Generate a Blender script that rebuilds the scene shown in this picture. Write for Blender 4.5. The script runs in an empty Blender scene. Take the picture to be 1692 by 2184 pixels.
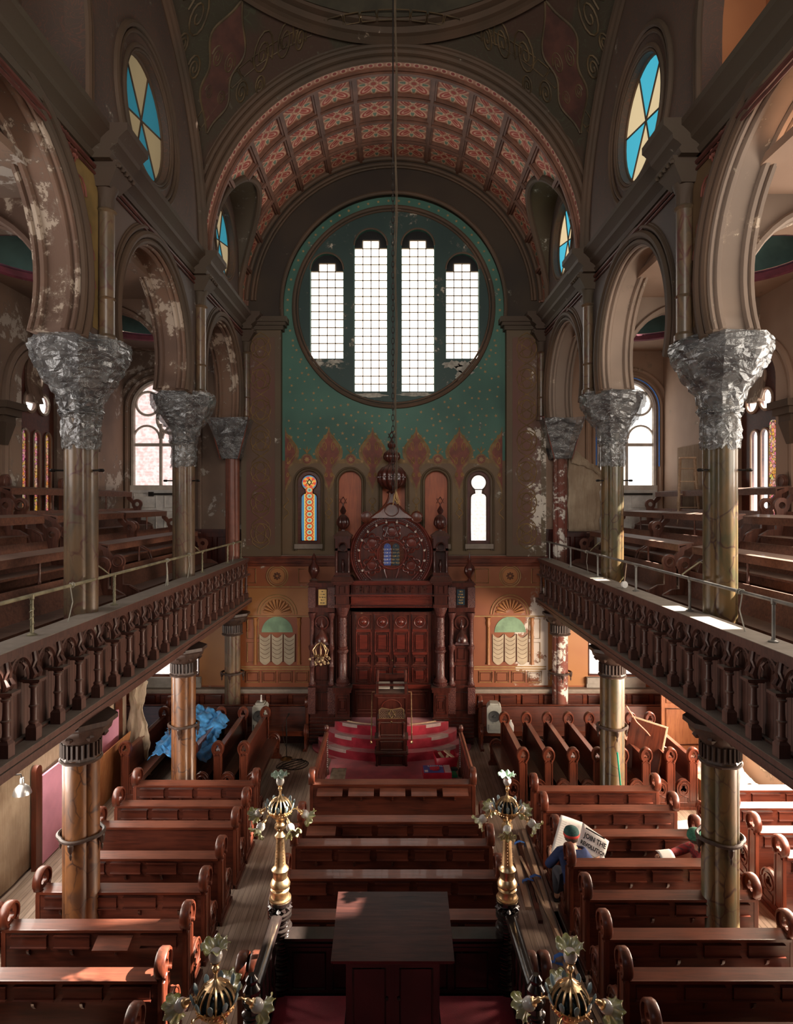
import bpy, bmesh, math, random
from math import sin, cos, pi, sqrt, radians as R
from mathutils import Vector as V, Matrix
random.seed(7)
S = bpy.context.scene
COL = S.collection
# ---------------------------------------------------------------- camera, sky, sun, exposure
H = 6.0                                   # eye level of the camera on the rear gallery
cd = bpy.data.cameras.new('camera'); cam = bpy.data.objects.new('camera', cd); COL.objects.link(cam)
cd.sensor_fit = 'VERTICAL'; cd.sensor_height = 24.0; cd.lens = 24.0*1350/2184
cam.location = (0, 0, H); cam.rotation_euler = (pi/2, 0, 0)
cd.shift_x = 6/2184; cd.shift_y = -22/2184
cd.clip_end = 200
S.camera = cam
w = bpy.data.worlds.new('world'); S.world = w; w.use_nodes = True
bg = w.node_tree.nodes['Background']; bg.inputs[0].default_value = (0.80, 0.86, 1.0, 1); bg.inputs[1].default_value = 0.62
sd = bpy.data.lights.new('sun', 'SUN'); sd.energy = 36.0; sd.angle = R(0.8); sd.color = (1.0, 0.90, 0.78)
so = bpy.data.objects.new('sun', sd); COL.objects.link(so)
so.rotation_euler = V((-1.0, -0.10, -0.72)).to_track_quat('-Z', 'Y').to_euler()
def area(name, loc, to, sx, sy, power, col):
    d = bpy.data.lights.new(name, 'AREA'); d.shape = 'RECTANGLE'; d.size = sx; d.size_y = sy; d.energy = power; d.color = col
    o = bpy.data.objects.new(name, d); COL.objects.link(o); o.location = loc
    o.rotation_euler = (V(to)-V(loc)).to_track_quat('-Z', 'Y').to_euler(); return o
# daylight lamps at the right-hand windows; rear and left lamps are added fill
area('fill_rear_vault', (0, -2.4, 10.2), (0, 11.5, 11.6), 5.0, 5.0, 150, (1.0, 0.90, 0.80)).data.spread = R(75)  # added lamp behind the camera, aimed up to brighten the vault
area('daylight_gallery_window', (6.75, 7.0, 7.4), (0, 8.5, 6.0), 5.0, 2.4, 270, (1.0, 0.90, 0.78))
area('fill_gallery_left', (-6.75, 7.0, 7.4), (0, 8.5, 6.5), 5.0, 2.4, 150, (1.0, 0.93, 0.88))  # added fill for the left gallery, no window opening behind it
area('daylight_aisle_window', (7.25, 10.5, 2.4), (0, 11, 0.3), 6.5, 1.5, 980, (1.0, 0.80, 0.62))
area('fill_aisle_left', (-5.6, 9.0, 2.4), (0, 9.5, 0.8), 6.0, 1.2, 240, (1.0, 0.90, 0.80))  # added fill for the left aisle, in front of a solid wall
S.view_settings.view_transform = 'Standard'; S.view_settings.look = 'None'
S.view_settings.gamma = 1; S.view_settings.use_curve_mapping = False
S.view_settings.exposure = 0.36
S.cycles.max_bounces = 6; S.cycles.diffuse_bounces = 4; S.cycles.glossy_bounces = 3; S.cycles.transmission_bounces = 4
S.cycles.transparent_max_bounces = 6; S.cycles.sample_clamp_indirect = 4.0; S.cycles.sample_clamp_direct = 30
S.cycles.caustics_reflective = False; S.cycles.caustics_refractive = False
# ---------------------------------------------------------------- shader expressions
class E:
    def __init__(s, t, k): s.t = t; s.k = k
    def _m(s, op, *a):
        n = s.t.nodes.new('ShaderNodeMath'); n.operation = op
        for i, x in enumerate((s,)+a):
            if isinstance(x, E): s.t.links.new(x.k, n.inputs[i])
            else: n.inputs[i].default_value = x
        return E(s.t, n.outputs[0])
    def __add__(s, o): return s._m('ADD', o)
    def __sub__(s, o): return s._m('SUBTRACT', o)
    def __mul__(s, o): return s._m('MULTIPLY', o)
    def __truediv__(s, o): return s._m('DIVIDE', o)
    def __pow__(s, o): return s._m('POWER', o)
    def lt(s, o): return s._m('LESS_THAN', o)
    def gt(s, o): return s._m('GREATER_THAN', o)
    def sin(s): return s._m('SINE')
    def cos(s): return s._m('COSINE')
    def abs(s): return s._m('ABSOLUTE')
    def mx(s, o): return s._m('MAXIMUM', o)
    def mn(s, o): return s._m('MINIMUM', o)
    def atan2(s, o): return s._m('ARCTAN2', o)
    def sqrt(s): return s._m('SQRT')
    def fract(s): return s._m('FRACT')
    def ss(s, a, b):
        n = s.t.nodes.new('ShaderNodeMapRange'); n.interpolation_type = 'SMOOTHSTEP'
        s.t.links.new(s.k, n.inputs[0]); n.inputs[1].default_value = a; n.inputs[2].default_value = b
        return E(s.t, n.outputs[0])
class T:
    """one material's node tree"""
    def __init__(s, name):
        s.m = bpy.data.materials.new(name); s.m.use_nodes = True; s.t = s.m.node_tree
        s.b = s.t.nodes['Principled BSDF']
    def n(s, k): return s.t.nodes.new('ShaderNode'+k)
    def coord(s, kind='Position'):
        if kind == 'Position': return s.n('NewGeometry').outputs['Position']
        return s.n('TexCoord').outputs[kind]
    def xyz(s, vec):
        n = s.n('SeparateXYZ'); s.t.links.new(vec, n.inputs[0]); return [E(s.t, o) for o in n.outputs]
    def scale(s, vec, sc):
        n = s.n('Mapping'); n.inputs['Scale'].default_value = sc if isinstance(sc, tuple) else (sc,)*3
        s.t.links.new(vec, n.inputs[0]); return n.outputs[0]
    def noise(s, vec, sc=1, det=4, rough=.55, dist=0):
        n = s.n('TexNoise'); n.inputs['Scale'].default_value = sc; n.inputs['Detail'].default_value = det
        n.inputs['Roughness'].default_value = rough; n.inputs['Distortion'].default_value = dist
        s.t.links.new(vec, n.inputs['Vector']); return E(s.t, n.outputs[0])
    def voro(s, vec, sc=1, feat='F1', out='Distance'):
        n = s.n('TexVoronoi'); n.feature = feat; n.inputs['Scale'].default_value = sc
        s.t.links.new(vec, n.inputs['Vector']); return E(s.t, n.outputs[out])
    def mix(s, f, a, b):
        n = s.n('Mix'); n.data_type = 'RGBA'
        if isinstance(f, E): s.t.links.new(f.k, n.inputs[0])
        else: n.inputs[0].default_value = f
        for i, x in ((6, a), (7, b)):
            if isinstance(x, tuple): n.inputs[i].default_value = (*x[:3], 1)
            else: s.t.links.new(x, n.inputs[i])
        return n.outputs[2]
    def nz(s): return s.xyz(s.n('NewGeometry').outputs['Normal'])[2]
    def rnd(s): return E(s.t, s.n('ObjectInfo').outputs['Random'])
    def done(s, col, rough=.5, metal=0, bump=None, bs=.3, bd=.02, **kw):
        if isinstance(col, tuple): s.b.inputs['Base Color'].default_value = (*col[:3], 1)
        else: s.t.links.new(col, s.b.inputs['Base Color'])
        if isinstance(rough, E): s.t.links.new(rough.k, s.b.inputs['Roughness'])
        else: s.b.inputs['Roughness'].default_value = rough
        s.b.inputs['Metallic'].default_value = metal
        for k, v in kw.items():
            k = k.replace('_', ' ')
            s.b.inputs[k].default_value = v
        if bump is not None:
            n = s.n('Bump'); n.inputs['Strength'].default_value = bs; n.inputs['Distance'].default_value = bd
            s.t.links.new(bump.k, n.inputs['Height']); s.t.links.new(n.outputs[0], s.b.inputs['Normal'])
        return s.m
def plain(name, col, rough=.6, metal=0, var=.12, sc=6, **kw):
    t = T(name); n = t.noise(t.coord(), sc, 3)
    return t.done(t.mix(n.ss(.3, .7), tuple(c*(1-var) for c in col), tuple(min(1, c*(1+var)) for c in col)), rough, metal, **kw)
DUST = (0.27, 0.225, 0.18)
def wood(name, dark, light, axis='x', rough=.34, dust=0.0, coat=.25, rv=.35, dz=(.62, .98)):
    t = T(name); c = t.coord('Object')
    sc = {'x': (1.2, 14, 14), 'y': (14, 1.2, 14), 'z': (14, 14, 1.2)}[axis]
    g = t.noise(t.scale(c, sc), 1.6, 6, .6, .6); f = t.noise(t.coord(), 1.7, 3)
    col = t.mix((g*.75+f*.5).ss(.38, .85), dark, light)
    r = t.rnd(); col = t.mix(r*rv, col, tuple(d*.45 for d in dark))
    if dust:
        m = t.nz().ss(*dz)*(f.ss(.15, .75)*.6+.4)*dust
        col = t.mix(m, col, DUST)
        rr = m*.5+rough
        return t.done(col, rr, 0, g, .12, .01, Coat_Weight=coat*.4)
    return t.done(col, rough, 0, g, .12, .01, Coat_Weight=coat, Coat_Roughness=.12)
def peel(name, paint, paint2, under=(.52, .42, .33), amt=.5, sc=1.1, deco=None, worn=None, rough=.75):
    """old paint, mottled, flaked away to the plaster in ragged patches; amt is how much is gone"""
    t = T(name); p = t.coord()
    a = t.noise(p, sc, 9, .62, .3); b = t.noise(p, sc*4.3, 7, .7); c = t.noise(p, .55, 3)
    col = t.mix(c.ss(.35, .65), paint, paint2)
    if deco: col = deco(t, p, col)
    s = a*.62+b*.38
    if worn: s = s+worn(t, p)
    th = .665-.20*amt
    col = t.mix(s.ss(th-.035, th-.02), col, tuple(x*.55+y*.15 for x, y in zip(paint, under)))
    m = s.ss(th, th+.006); col = t.mix(m, col, under)
    return t.done(col, rough, 0, m*-.6+b*.3, .35, .02)
WD = dict(dark=(.055, .012, .0065), light=(.195, .046, .021))
m_pew = wood('pew_wood', axis='x', dust=.10, rough=.30, coat=.4, **WD)
m_pewz = wood('pew_end_wood', axis='z', dust=.10, **WD)
m_pewb = wood('pew_back_board_wood', (.042, .010, .0065), (.135, .032, .017), 'x', .36)
m_ark = wood('ark_mahogany', (.026, .0075, .006), (.095, .021, .014), 'z', .30, .34, .3, .1, (.35, .95))  # dust on upward faces also stands in for highlights on the ark mouldings
m_arkred = wood('ark_red_mahogany', (.060, .011, .009), (.175, .030, .019), 'x', .28, .28, .3, .1, (.45, .98))  # upward-face tint is part dust, part painted highlight
m_black = wood('ebonised_wood', (.008, .006, .006), (.020, .012, .011), 'z', .16, .05, .6)
m_table = wood('table_top_wood', (.014, .006, .006), (.070, .024, .018), 'x', .34, .0, .25)
m_gal = wood('gallery_front_wood', (.050, .020, .015), (.115, .048, .034), 'z', .5, 1.0, .1, .05)
m_galp = wood('gallery_bench_wood', (.090, .034, .022), (.25, .105, .066), 'y', .42, .45, .15, .3)
m_galz = wood('gallery_bench_end_wood', (.080, .028, .019), (.23, .09, .058), 'z', .42, .3, .15, .3)
m_ply = wood('plywood', (.38, .13, .045), (.62, .30, .12), 'z', .6, 0, 0, .2)
m_plyr = wood('red_plywood', (.26, .055, .020), (.46, .115, .038), 'z', .5, 0, 0, .2)
m_board = wood('raw_lumber', (.52, .33, .20), (.80, .58, .40), 'y', .7, 0, 0, .5)
m_floor = None
def mk_floor():
    t = T('old_floorboards'); p = t.coord(); x, y, z = t.xyz(p)
    s = x/.085; f = s.fract(); gap = (f-.5).abs().gt(.465)
    vx = t.n('CombineXYZ'); fl = s._m('FLOOR'); t.t.links.new(fl.k, vx.inputs[0]); t.t.links.new((y*.12).k, vx.inputs[1])
    b = t.noise(vx.outputs[0], 3.1, 1); g = t.noise(t.scale(p, (16, .8, 1)), 2, 5); d = t.noise(p, .9, 5)
    col = t.mix(b.ss(.3, .7), (.32, .23, .165), (.50, .375, .29)); col = t.mix(g.ss(.35, .7)*.5, col, (.13, .08, .055))
    col = t.mix(d.ss(.45, .75)*.6, col, (.54, .44, .36)); col = t.mix(gap*.75, col, (.03, .02, .015))
    return t.done(col, .62, 0, gap*-1+g*.2, .3, .01)
m_floor = mk_floor()
m_dusty = plain('dusty_ledge', (.25, .205, .165), .8)
def mk_carpet():
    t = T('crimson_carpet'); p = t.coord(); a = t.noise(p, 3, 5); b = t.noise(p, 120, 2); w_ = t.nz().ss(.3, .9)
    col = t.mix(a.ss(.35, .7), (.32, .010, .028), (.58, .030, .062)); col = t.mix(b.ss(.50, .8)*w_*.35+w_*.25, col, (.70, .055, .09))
    return t.done(col, .95, 0, b, .5, .01, Sheen_Weight=.4)
m_carpet = mk_carpet()
m_brass = plain('worn_brass', (.78, .54, .30), .33, 1.0, .3, 12)
m_brassd = plain('tarnished_brass', (.33, .21, .10), .38, 1.0, .4, 9)
m_pipe = plain('verdigris_pipe', (.30, .27, .17), .5, .3, .35, 5)
m_rope = plain('pale_rope', (.42, .40, .33), .9)
m_iron = plain('dark_iron', (.03, .025, .022), .5, .7)
m_white = plain('white_paint', (.72, .70, .66), .5)
m_burlap = None
def mk_burlap(name, c1, c2):
    t = T(name); p = t.coord(); x, y, z = t.xyz(p)
    wv = ((x+y)*900).sin()*(z*900).sin(); n = t.noise(p, 1.6, 6); n2 = t.noise(t.scale(p, (30, 30, 2)), 1.5, 4)
    return t.done(t.mix((n*.7+n2*.3).ss(.35, .68), c1, c2), .95, 0, n2+n, .5, .03)
m_burlap = mk_burlap('burlap_cloth', (.34, .25, .17), (.52, .42, .30))
m_burlapd = mk_burlap('brown_burlap_cloth', (.24, .15, .09), (.36, .25, .16))
m_pink = plain('pink_insulation_board', (.78, .36, .50), .7, 0, .04)
m_blue = plain('blue_tarp_plastic', (.065, .26, .56), .34, 0, .35, 7)
m_btape = plain('blue_masking_tape', (.06, .22, .70), .6)
m_skin = plain('skin', (.50, .28, .19), .55, 0, .05)
m_ink = plain('black_ink', (.02, .02, .02), .7)
def emis(name, col, st, base=None):
    t = T(name); t.b.inputs['Emission Color'].default_value = (*col, 1); t.b.inputs['Emission Strength'].default_value = st
    return t.done(base or (.3, .3, .3), .4)
def glow_noise(name, c1, c2, st, sc=3, brick=False):
    t = T(name); p = t.coord(); n = t.noise(p, sc, 4)
    col = t.mix(n.ss(.35, .65), c1, c2)
    if brick:
        x, y, z = t.xyz(p); row = (z/.085).fract().lt(.12)
        col = t.mix(row*.5, col, (1, 1, 1))
    t.t.links.new(col, t.b.inputs['Emission Color']); t.b.inputs['Emission Strength'].default_value = st
    return t.done((.2, .2, .2), .3)
def clear_glass(m):
    """lit window glass that also lets the sunlight through"""
    nt = m.node_tree; o = nt.nodes['Material Output']; tr = nt.nodes.new('ShaderNodeBsdfTransparent'); ad = nt.nodes.new('ShaderNodeAddShader'); em = nt.nodes.new('ShaderNodeEmission')
    b = nt.nodes['Principled BSDF']; nt.links.new(b.inputs['Emission Color'].links[0].from_socket, em.inputs[0]); em.inputs[1].default_value = b.inputs['Emission Strength'].default_value
    nt.links.new(tr.outputs[0], ad.inputs[0]); nt.links.new(em.outputs[0], ad.inputs[1]); nt.links.new(ad.outputs[0], o.inputs[0]); return m
m_daylight = glow_noise('bright_window_glass', (1.0, .93, .84), (1.0, .98, .95), 1.9, 2)
m_clear = clear_glass(glow_noise('clear_sunlit_glass', (1.0, .93, .84), (1.0, .98, .95), 1.0, 2))
m_daybrick = glow_noise('window_glass_onto_pale_brick', (.80, .66, .60), (1.0, .90, .84), 1.0, 14, True)
m_daypink = glow_noise('window_glass_onto_brick', (.80, .52, .48), (.96, .80, .76), .95, 9, True)
m_gblock = None
def mk_gblock():
    t = T('glass_block'); p = t.coord(); x, y, z = t.xyz(p)
    l = ((z/.034).fract()-.5).abs().gt(.42)*.25+((x/.052).fract()-.5).abs().gt(.45)*.22
    n = t.noise(p, .8, 2)
    col = t.mix(l, t.mix(n.ss(.3, .7), (1.0, .90, .80), (1.0, .97, .94)), (.80, .66, .55))
    t.t.links.new(col, t.b.inputs['Emission Color']); t.b.inputs['Emission Strength'].default_value = 3.3
    return t.done((.3, .3, .3), .25)
m_gblock = mk_gblock()
# ---------------------------------------------------------------- mesh helpers
class MB:
    def __init__(s): s.b = bmesh.new(); s.mi = 0
    def _f(s, vs):
        try: f = s.b.faces.new(vs); f.material_index = s.mi; return f
        except ValueError: return None
    def v(s, *p): return s.b.verts.new(p if len(p) == 3 else p[0])
    def box(s, x0, x1, y0, y1, z0, z1, rot=None, o=None):
        c = [V((x, y, z)) for z in (z0, z1) for y in (y0, y1) for x in (x0, x1)]
        if rot is not None:
            k = V(o) if o is not None else V(((x0+x1)/2, (y0+y1)/2, (z0+z1)/2)); c = [rot@(p-k)+k for p in c]
        v = [s.b.verts.new(p) for p in c]
        for f in ((0, 2, 3, 1), (4, 5, 7, 6), (0, 1, 5, 4), (1, 3, 7, 5), (3, 2, 6, 7), (2, 0, 4, 6)): s._f([v[i] for i in f])
        return s
    def bx(s, cx, cy, z0, dx, dy, dz): return s.box(cx-dx/2, cx+dx/2, cy-dy/2, cy+dy/2, z0, z0+dz)
    def slopebox(s, cx, cy, z0, z1, b, t):
        """four-sided frustum, half sizes b=(bx,by) and t"""
        a = [s.b.verts.new((cx+i*b[0], cy+j*b[1], z0)) for i, j in ((-1, -1), (1, -1), (1, 1), (-1, 1))]
        c = [s.b.verts.new((cx+i*t[0], cy+j*t[1], z1)) for i, j in ((-1, -1), (1, -1), (1, 1), (-1, 1))]
        for i in range(4): s._f([a[i], a[(i+1) % 4], c[(i+1) % 4], c[i]])
        s._f(a[::-1]); s._f(c); return s
    def rings(s, rs, closed=True, caps=True):
        for a, b in zip(rs, rs[1:]):
            n = len(a)
            for i in range(n if closed else n-1): s._f([a[i], a[(i+1) % n], b[(i+1) % n], b[i]])
        if caps and closed and len(rs[0]) > 2: s._f(rs[0][::-1]); s._f(rs[-1])
        return s
    def lathe(s, prof, o=(0, 0, 0), n=16, axis=None, rot=0, tw=0, lob=None):
        o = V(o); q = V((0, 0, 1)).rotation_difference(V(axis).normalized()) if axis is not None else None
        rs = []
        for j, (r, z) in enumerate(prof):
            ring = []
            for i in range(n):
                a = 2*pi*i/n+rot+tw*z; rr = max(r, .0006)
                if lob: rr *= 1+lob(a, z)
                p = V((rr*cos(a), rr*sin(a), z))
                if q: p = q@p
                ring.append(s.b.verts.new(p+o))
            rs.append(ring)
        return s.rings(rs)
    def tube(s, pts, r, n=6, closed=False, flat=1.0, caps=True):
        P = [V(p) for p in pts]; m = len(P); rs = []; up = None
        for i in range(m):
            if closed: t = P[(i+1) % m]-P[i-1]
            else: t = P[min(i+1, m-1)]-P[max(i-1, 0)]
            if t.length < 1e-9: t = V((0, 0, 1))
            t.normalize()
            if up is None:
                up = V((0, 0, 1)) if abs(t.z) < .9 else V((1, 0, 0))
            u = (up-t*up.dot(t)); 
            if u.length < 1e-6: u = t.orthogonal()
            u.normalize(); up = u; w_ = t.cross(u)
            rr = r[i] if isinstance(r, (list, tuple)) else r
            rs.append([s.b.verts.new(P[i]+(u*cos(2*pi*k/n)*flat+w_*sin(2*pi*k/n))*rr) for k in range(n)])
        if closed: rs.append(rs[0])
        return s.rings(rs, True, caps and not closed)
    def sweep(s, prof, pts, side, closed=False):
        """2D profile (a,b) along pts; a runs along side(i) and b along the other normal given by side"""
        rs = []
        for i, p in enumerate(pts):
            e1, e2 = side(i); p = V(p); rs.append([s.b.verts.new(p+e1*a+e2*b) for a, b in prof])
        if closed: rs.append(rs[0])
        return s.rings(rs, True, not closed)
    def poly(s, pts, d):
        """prism: polygon of 3D points pushed along vector d"""
        d = V(d); a = [s.b.verts.new(p) for p in pts]; b = [s.b.verts.new(V(p)+d) for p in pts]
        n = len(a)
        for i in range(n): s._f([a[i], a[(i+1) % n], b[(i+1) % n], b[i]])
        s._f(a[::-1]); s._f(b); return s
    def grid(s, fn, nu, nv, skip=None, uv=False):
        g = [[s.b.verts.new(fn(i/nu, j/nv)) for i in range(nu+1)] for j in range(nv+1)]
        for j in range(nv):
            for i in range(nu):
                if skip and skip((i+.5)/nu, (j+.5)/nv): continue
                s._f([g[j][i], g[j][i+1], g[j+1][i+1], g[j+1][i]])
        return s
    def add(s, me, M_=None):
        n0 = len(s.b.verts); s.b.from_mesh(me); s.b.verts.ensure_lookup_table()
        if M_ is not None:
            for v_ in s.b.verts[n0:]: v_.co = M_@v_.co
        return s
    def xf(s, M_):
        for v_ in s.b.verts: v_.co = M_@v_.co
        return s
    def mesh(s, name, smooth=None):
        bmesh.ops.recalc_face_normals(s.b, faces=s.b.faces)
        loose = [v_ for v_ in s.b.verts if not v_.link_faces]
        if loose: bmesh.ops.delete(s.b, geom=loose, context='VERTS')
        me = bpy.data.meshes.new(name); s.b.to_mesh(me); s.b.free()
        if smooth is not None:
            me.shade_smooth(); me.set_sharp_from_angle(angle=R(smooth))
        return me
    def build(s, name, m, parent=None, smooth=35):
        return link(name, s.mesh(name, smooth), m, parent)
def link(name, me, m, parent=None):
    o = bpy.data.objects.new(name, me)
    if m is not None and not me.materials:
        for k in (m if isinstance(m, (list, tuple)) else [m]): me.materials.append(k)
    COL.objects.link(o)
    if parent is not None: o.parent = parent
    return o
def tag(o, label, cat, group=None, kind=None):
    o['label'] = label; o['category'] = cat
    if group: o['group'] = group
    if kind: o['kind'] = kind
    return o
def thing(name, label, cat, loc=(0, 0, 0), rz=0, group=None, rot=None):
    o = bpy.data.objects.new(name, None); COL.objects.link(o); o.location = loc
    o.rotation_euler = rot if rot is not None else (0, 0, rz); o.empty_display_size = .1
    return tag(o, label, cat, group)
def struct(name, mb, m, parent=None, smooth=35):
    o = mb.build(name, m, parent, smooth)
    if parent is None: o['kind'] = 'structure'
    return o
def kids(o): return [c for c in COL.objects if c.parent == o]
KID = {}
def dup(root, loc, rz, label, group=None, rot=None, scale=None):
    if root.name not in KID: KID[root.name] = [(c, kids(c)) for c in kids(root)]
    r = root.copy(); COL.objects.link(r); r.location = loc; r.rotation_euler = rot if rot is not None else (0, 0, rz); r['label'] = label
    if group: r['group'] = group
    if scale: r.scale = scale
    for c, sub in KID[root.name]:
        a = c.copy(); COL.objects.link(a); a.parent = r
        for g in sub:
            b = g.copy(); COL.objects.link(b); b.parent = a
    return r
def plate(outline, holes, th, plane='xz', at=0.0):
    """flat board with holes cut through, as a mesh; plane xz (normal y) or yz (normal x) or xy; centred on coordinate `at`"""
    cu = bpy.data.curves.new('tmp', 'CURVE'); cu.dimensions = '2D'; cu.fill_mode = 'BOTH'; cu.extrude = th/2
    for pts in [outline]+list(holes):
        sp = cu.splines.new('POLY'); sp.points.add(len(pts)-1); sp.use_cyclic_u = True
        for k, (a, b) in enumerate(pts): sp.points[k].co = (a, b, 0, 1)
    o = bpy.data.objects.new('tmp', cu); COL.objects.link(o); dg = bpy.context.evaluated_depsgraph_get(); dg.update()
    me = bpy.data.meshes.new_from_object(o.evaluated_get(dg)); bpy.data.objects.remove(o); bpy.data.curves.remove(cu)
    f = {'xz': lambda a, b, c: (a, at+c, b), 'yz': lambda a, b, c: (at+c, a, b), 'xy': lambda a, b, c: (a, b, at+c)}[plane]
    for v_ in me.vertices: v_.co = f(*v_.co)
    me.materials.clear(); return me
def text_mesh(body, size, th=.002, align='CENTER', plane='xz', sx=1.0, bold=0.0, space=1.0):
    cu = bpy.data.curves.new('tmp', 'FONT'); cu.body = body; cu.size = size; cu.extrude = th; cu.align_x = align; cu.align_y = 'CENTER'; cu.offset = bold; cu.space_line = space
    cu.resolution_u = 2
    o = bpy.data.objects.new('tmp', cu); COL.objects.link(o); dg = bpy.context.evaluated_depsgraph_get(); dg.update()
    me = bpy.data.meshes.new_from_object(o.evaluated_get(dg)); bpy.data.objects.remove(o); bpy.data.curves.remove(cu)
    if plane == 'xz':
        for v_ in me.vertices: v_.co = (v_.co.x*sx, -v_.co.z, v_.co.y)
    me.materials.clear(); return me
def arc(cx, cz, r, a0, a1, n):
    return [(cx+r*cos(R(a0+(a1-a0)*i/n)), cz+r*sin(R(a0+(a1-a0)*i/n))) for i in range(n+1)]
def circ(cx, cz, r, n=32): return [(cx+r*cos(2*pi*i/n), cz+r*sin(2*pi*i/n)) for i in range(n)]
def archhole(cx, hw, z0, ztop, n=16): return [(cx-hw, z0), (cx+hw, z0)]+arc(cx, ztop-hw, hw, 0, 180, n)
def trefoil(cx, cz, r, n=8, rot=90):
    pts = []
    for k in range(3):
        a = rot+120*k; px, pz = cx+r*.55*cos(R(a)), cz+r*.55*sin(R(a))
        pts += arc(px, pz, r*.5, a-115, a+115, n)
    return pts
def starpts(cx, cz, r, k=5, q=.42, rot=90):
    return [(cx+(r if i % 2 == 0 else r*q)*cos(R(rot+180*i/k)), cz+(r if i % 2 == 0 else r*q)*sin(R(rot+180*i/k))) for i in range(2*k)]
def hexagram(mb, c, r, w_, d, ex=V((1, 0, 0)), ez=V((0, 0, 1))):
    c = V(c)
    for s_ in (1, -1):
        P = [c+ex*(r*cos(R(90*s_+120*k)))+ez*(r*sin(R(90*s_+120*k))) for k in range(3)]
        mb.tube(P+[P[0]], w_, 4)
def arc3(fn, a0, a1, n): return [fn(R(a0+(a1-a0)*i/n)) for i in range(n+1)]
# ---------------------------------------------------------------- setting materials
NH = 3.8; D = 16.2; ZC = 10.95; RV = 3.78; YF = 12.5; YD = 8.65
def deco_band(c1, c2, sc=2.2):
    def f(t, p, col):
        v = t.voro(p, sc, 'DISTANCE_TO_EDGE'); s = t.noise(p, sc*1.3, 2, .5, 2.2)
        l = ((s*9).fract()-.5).abs().lt(.11)
        return t.mix(l*.5, col, c1)
    return f
m_clere = peel('smoky_brown_wall_paint', (.100, .062, .043), (.072, .049, .038), (.50, .43, .35), .14, .9, deco_band((.16, .065, .04), 0))
m_spand = peel('grey_brown_spandrel_paint', (.095, .075, .066), (.13, .085, .065), (.52, .48, .42), .30, 1.3)
m_trim = peel('dark_moulding_paint', (.066, .044, .027), (.105, .060, .035), (.36, .28, .2), .10, 2)
m_trimred = plain('oxblood_moulding_paint', (.10, .030, .022), .55, 0, .3, 3)
m_cornice = peel('olive_cornice_paint', (.068, .050, .030), (.066, .040, .026), (.34, .29, .22), .06, 1.5)
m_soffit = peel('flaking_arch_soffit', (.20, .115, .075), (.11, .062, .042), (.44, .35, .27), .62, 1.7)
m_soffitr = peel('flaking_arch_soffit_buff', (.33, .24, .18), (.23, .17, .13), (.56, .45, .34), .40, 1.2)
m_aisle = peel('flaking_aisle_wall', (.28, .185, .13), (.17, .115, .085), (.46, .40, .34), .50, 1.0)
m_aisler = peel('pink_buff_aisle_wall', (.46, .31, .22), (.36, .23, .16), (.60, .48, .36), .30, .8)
m_teal = plain('teal_dome_paint', (.085, .165, .155), .8, 0, .25, 2)
m_magenta = plain('magenta_band_paint', (.24, .055, .085), .7, 0, .3, 3)
def green(t, p, col):
    v = t.noise(p, .5, 3); z = t.xyz(p)[2]
    return t.mix(v.ss(.4, .7), col, (.055, .155, .112))
m_green = peel('blue_green_mural_paint', (.028, .095, .070), (.045, .135, .098), (.42, .40, .32), .15, 1.4, green, rough=.6)
m_greend = peel('faded_teal_disc_paint', (.011, .036, .031), (.022, .055, .046), (.42, .38, .30), .36, 1.3, rough=.6)
m_spand_arch = peel('dark_brown_arch_paint', (.026, .016, .010), (.042, .026, .014), (.38, .33, .25), .06, 1.4)
m_olive = peel('olive_brown_mural_paint', (.16, .100, .045), (.125, .070, .034), (.50, .46, .38), .20, 1.8, rough=.6)
m_pil = peel('olive_pilaster_paint', (.105, .070, .032), (.085, .050, .025), (.56, .50, .42), .16, 1.5, worn=lambda t, p: ((t.xyz(p)[0]-3.0)*.16).mx(0.0)*(t.xyz(p)[2].ss(9.4, 6.8)), rough=.6)
wornp = lambda t, p: ((t.xyz(p)[0]-3.0)*.16).mx(0.0)*(t.xyz(p)[2].ss(9.4, 6.8))
m_pilr = peel('russet_pilaster_panel', (.115, .036, .023), (.095, .048, .024), (.56, .50, .42), .22, 1.6, worn=wornp, rough=.6)
m_gold = plain('gold_ornament_paint', (.34, .205, .075), .6, 0, .2, 5)
m_golddim = plain('faded_ochre_line_paint', (.19, .115, .045), .7, 0, .3, 5)
m_rust = plain('rust_ornament_paint', (.18, .048, .030), .65, 0, .25, 5)
m_rustd = plain('dark_rust_ornament_paint', (.125, .040, .022), .7, 0, .3, 3)
m_orange = peel('orange_brown_faux_panelling', (.30, .090, .028), (.24, .060, .022), (.58, .50, .42), .10, 1.2, rough=.5)
m_oranger = peel('flaked_faux_panelling', (.30, .10, .035), (.22, .065, .028), (.66, .58, .50), .10, 1.2, worn=lambda t, p: ((t.xyz(p)[0]-2.75)*.17).mx(0.0).mn(.20)*(t.xyz(p)[2].ss(4.4, 3.3)), rough=.5)
m_ochre = peel('ochre_faux_panelling', (.38, .165, .050), (.33, .125, .038), (.6, .5, .4), .10, 1.5, rough=.5)
m_cream = plain('cream_painted_drapery', (.44, .36, .25), .7, 0, .12, 4)
m_celadon = plain('painted_celadon_lunette', (.20, .32, .20), .7, 0, .2, 4)
m_shadowline = plain('umber_outline_paint', (.10, .035, .018), .7)
m_sunpatch = peel('sunlit_orange_recess', (.42, .17, .065), (.34, .13, .05), (.55, .40, .28), .2, 1.2)  # orange paints a sunlit patch into the right lunette recess
m_ceil = plain('grey_ceiling_boards', (.10, .075, .06), .8)
m_marble = None
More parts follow.
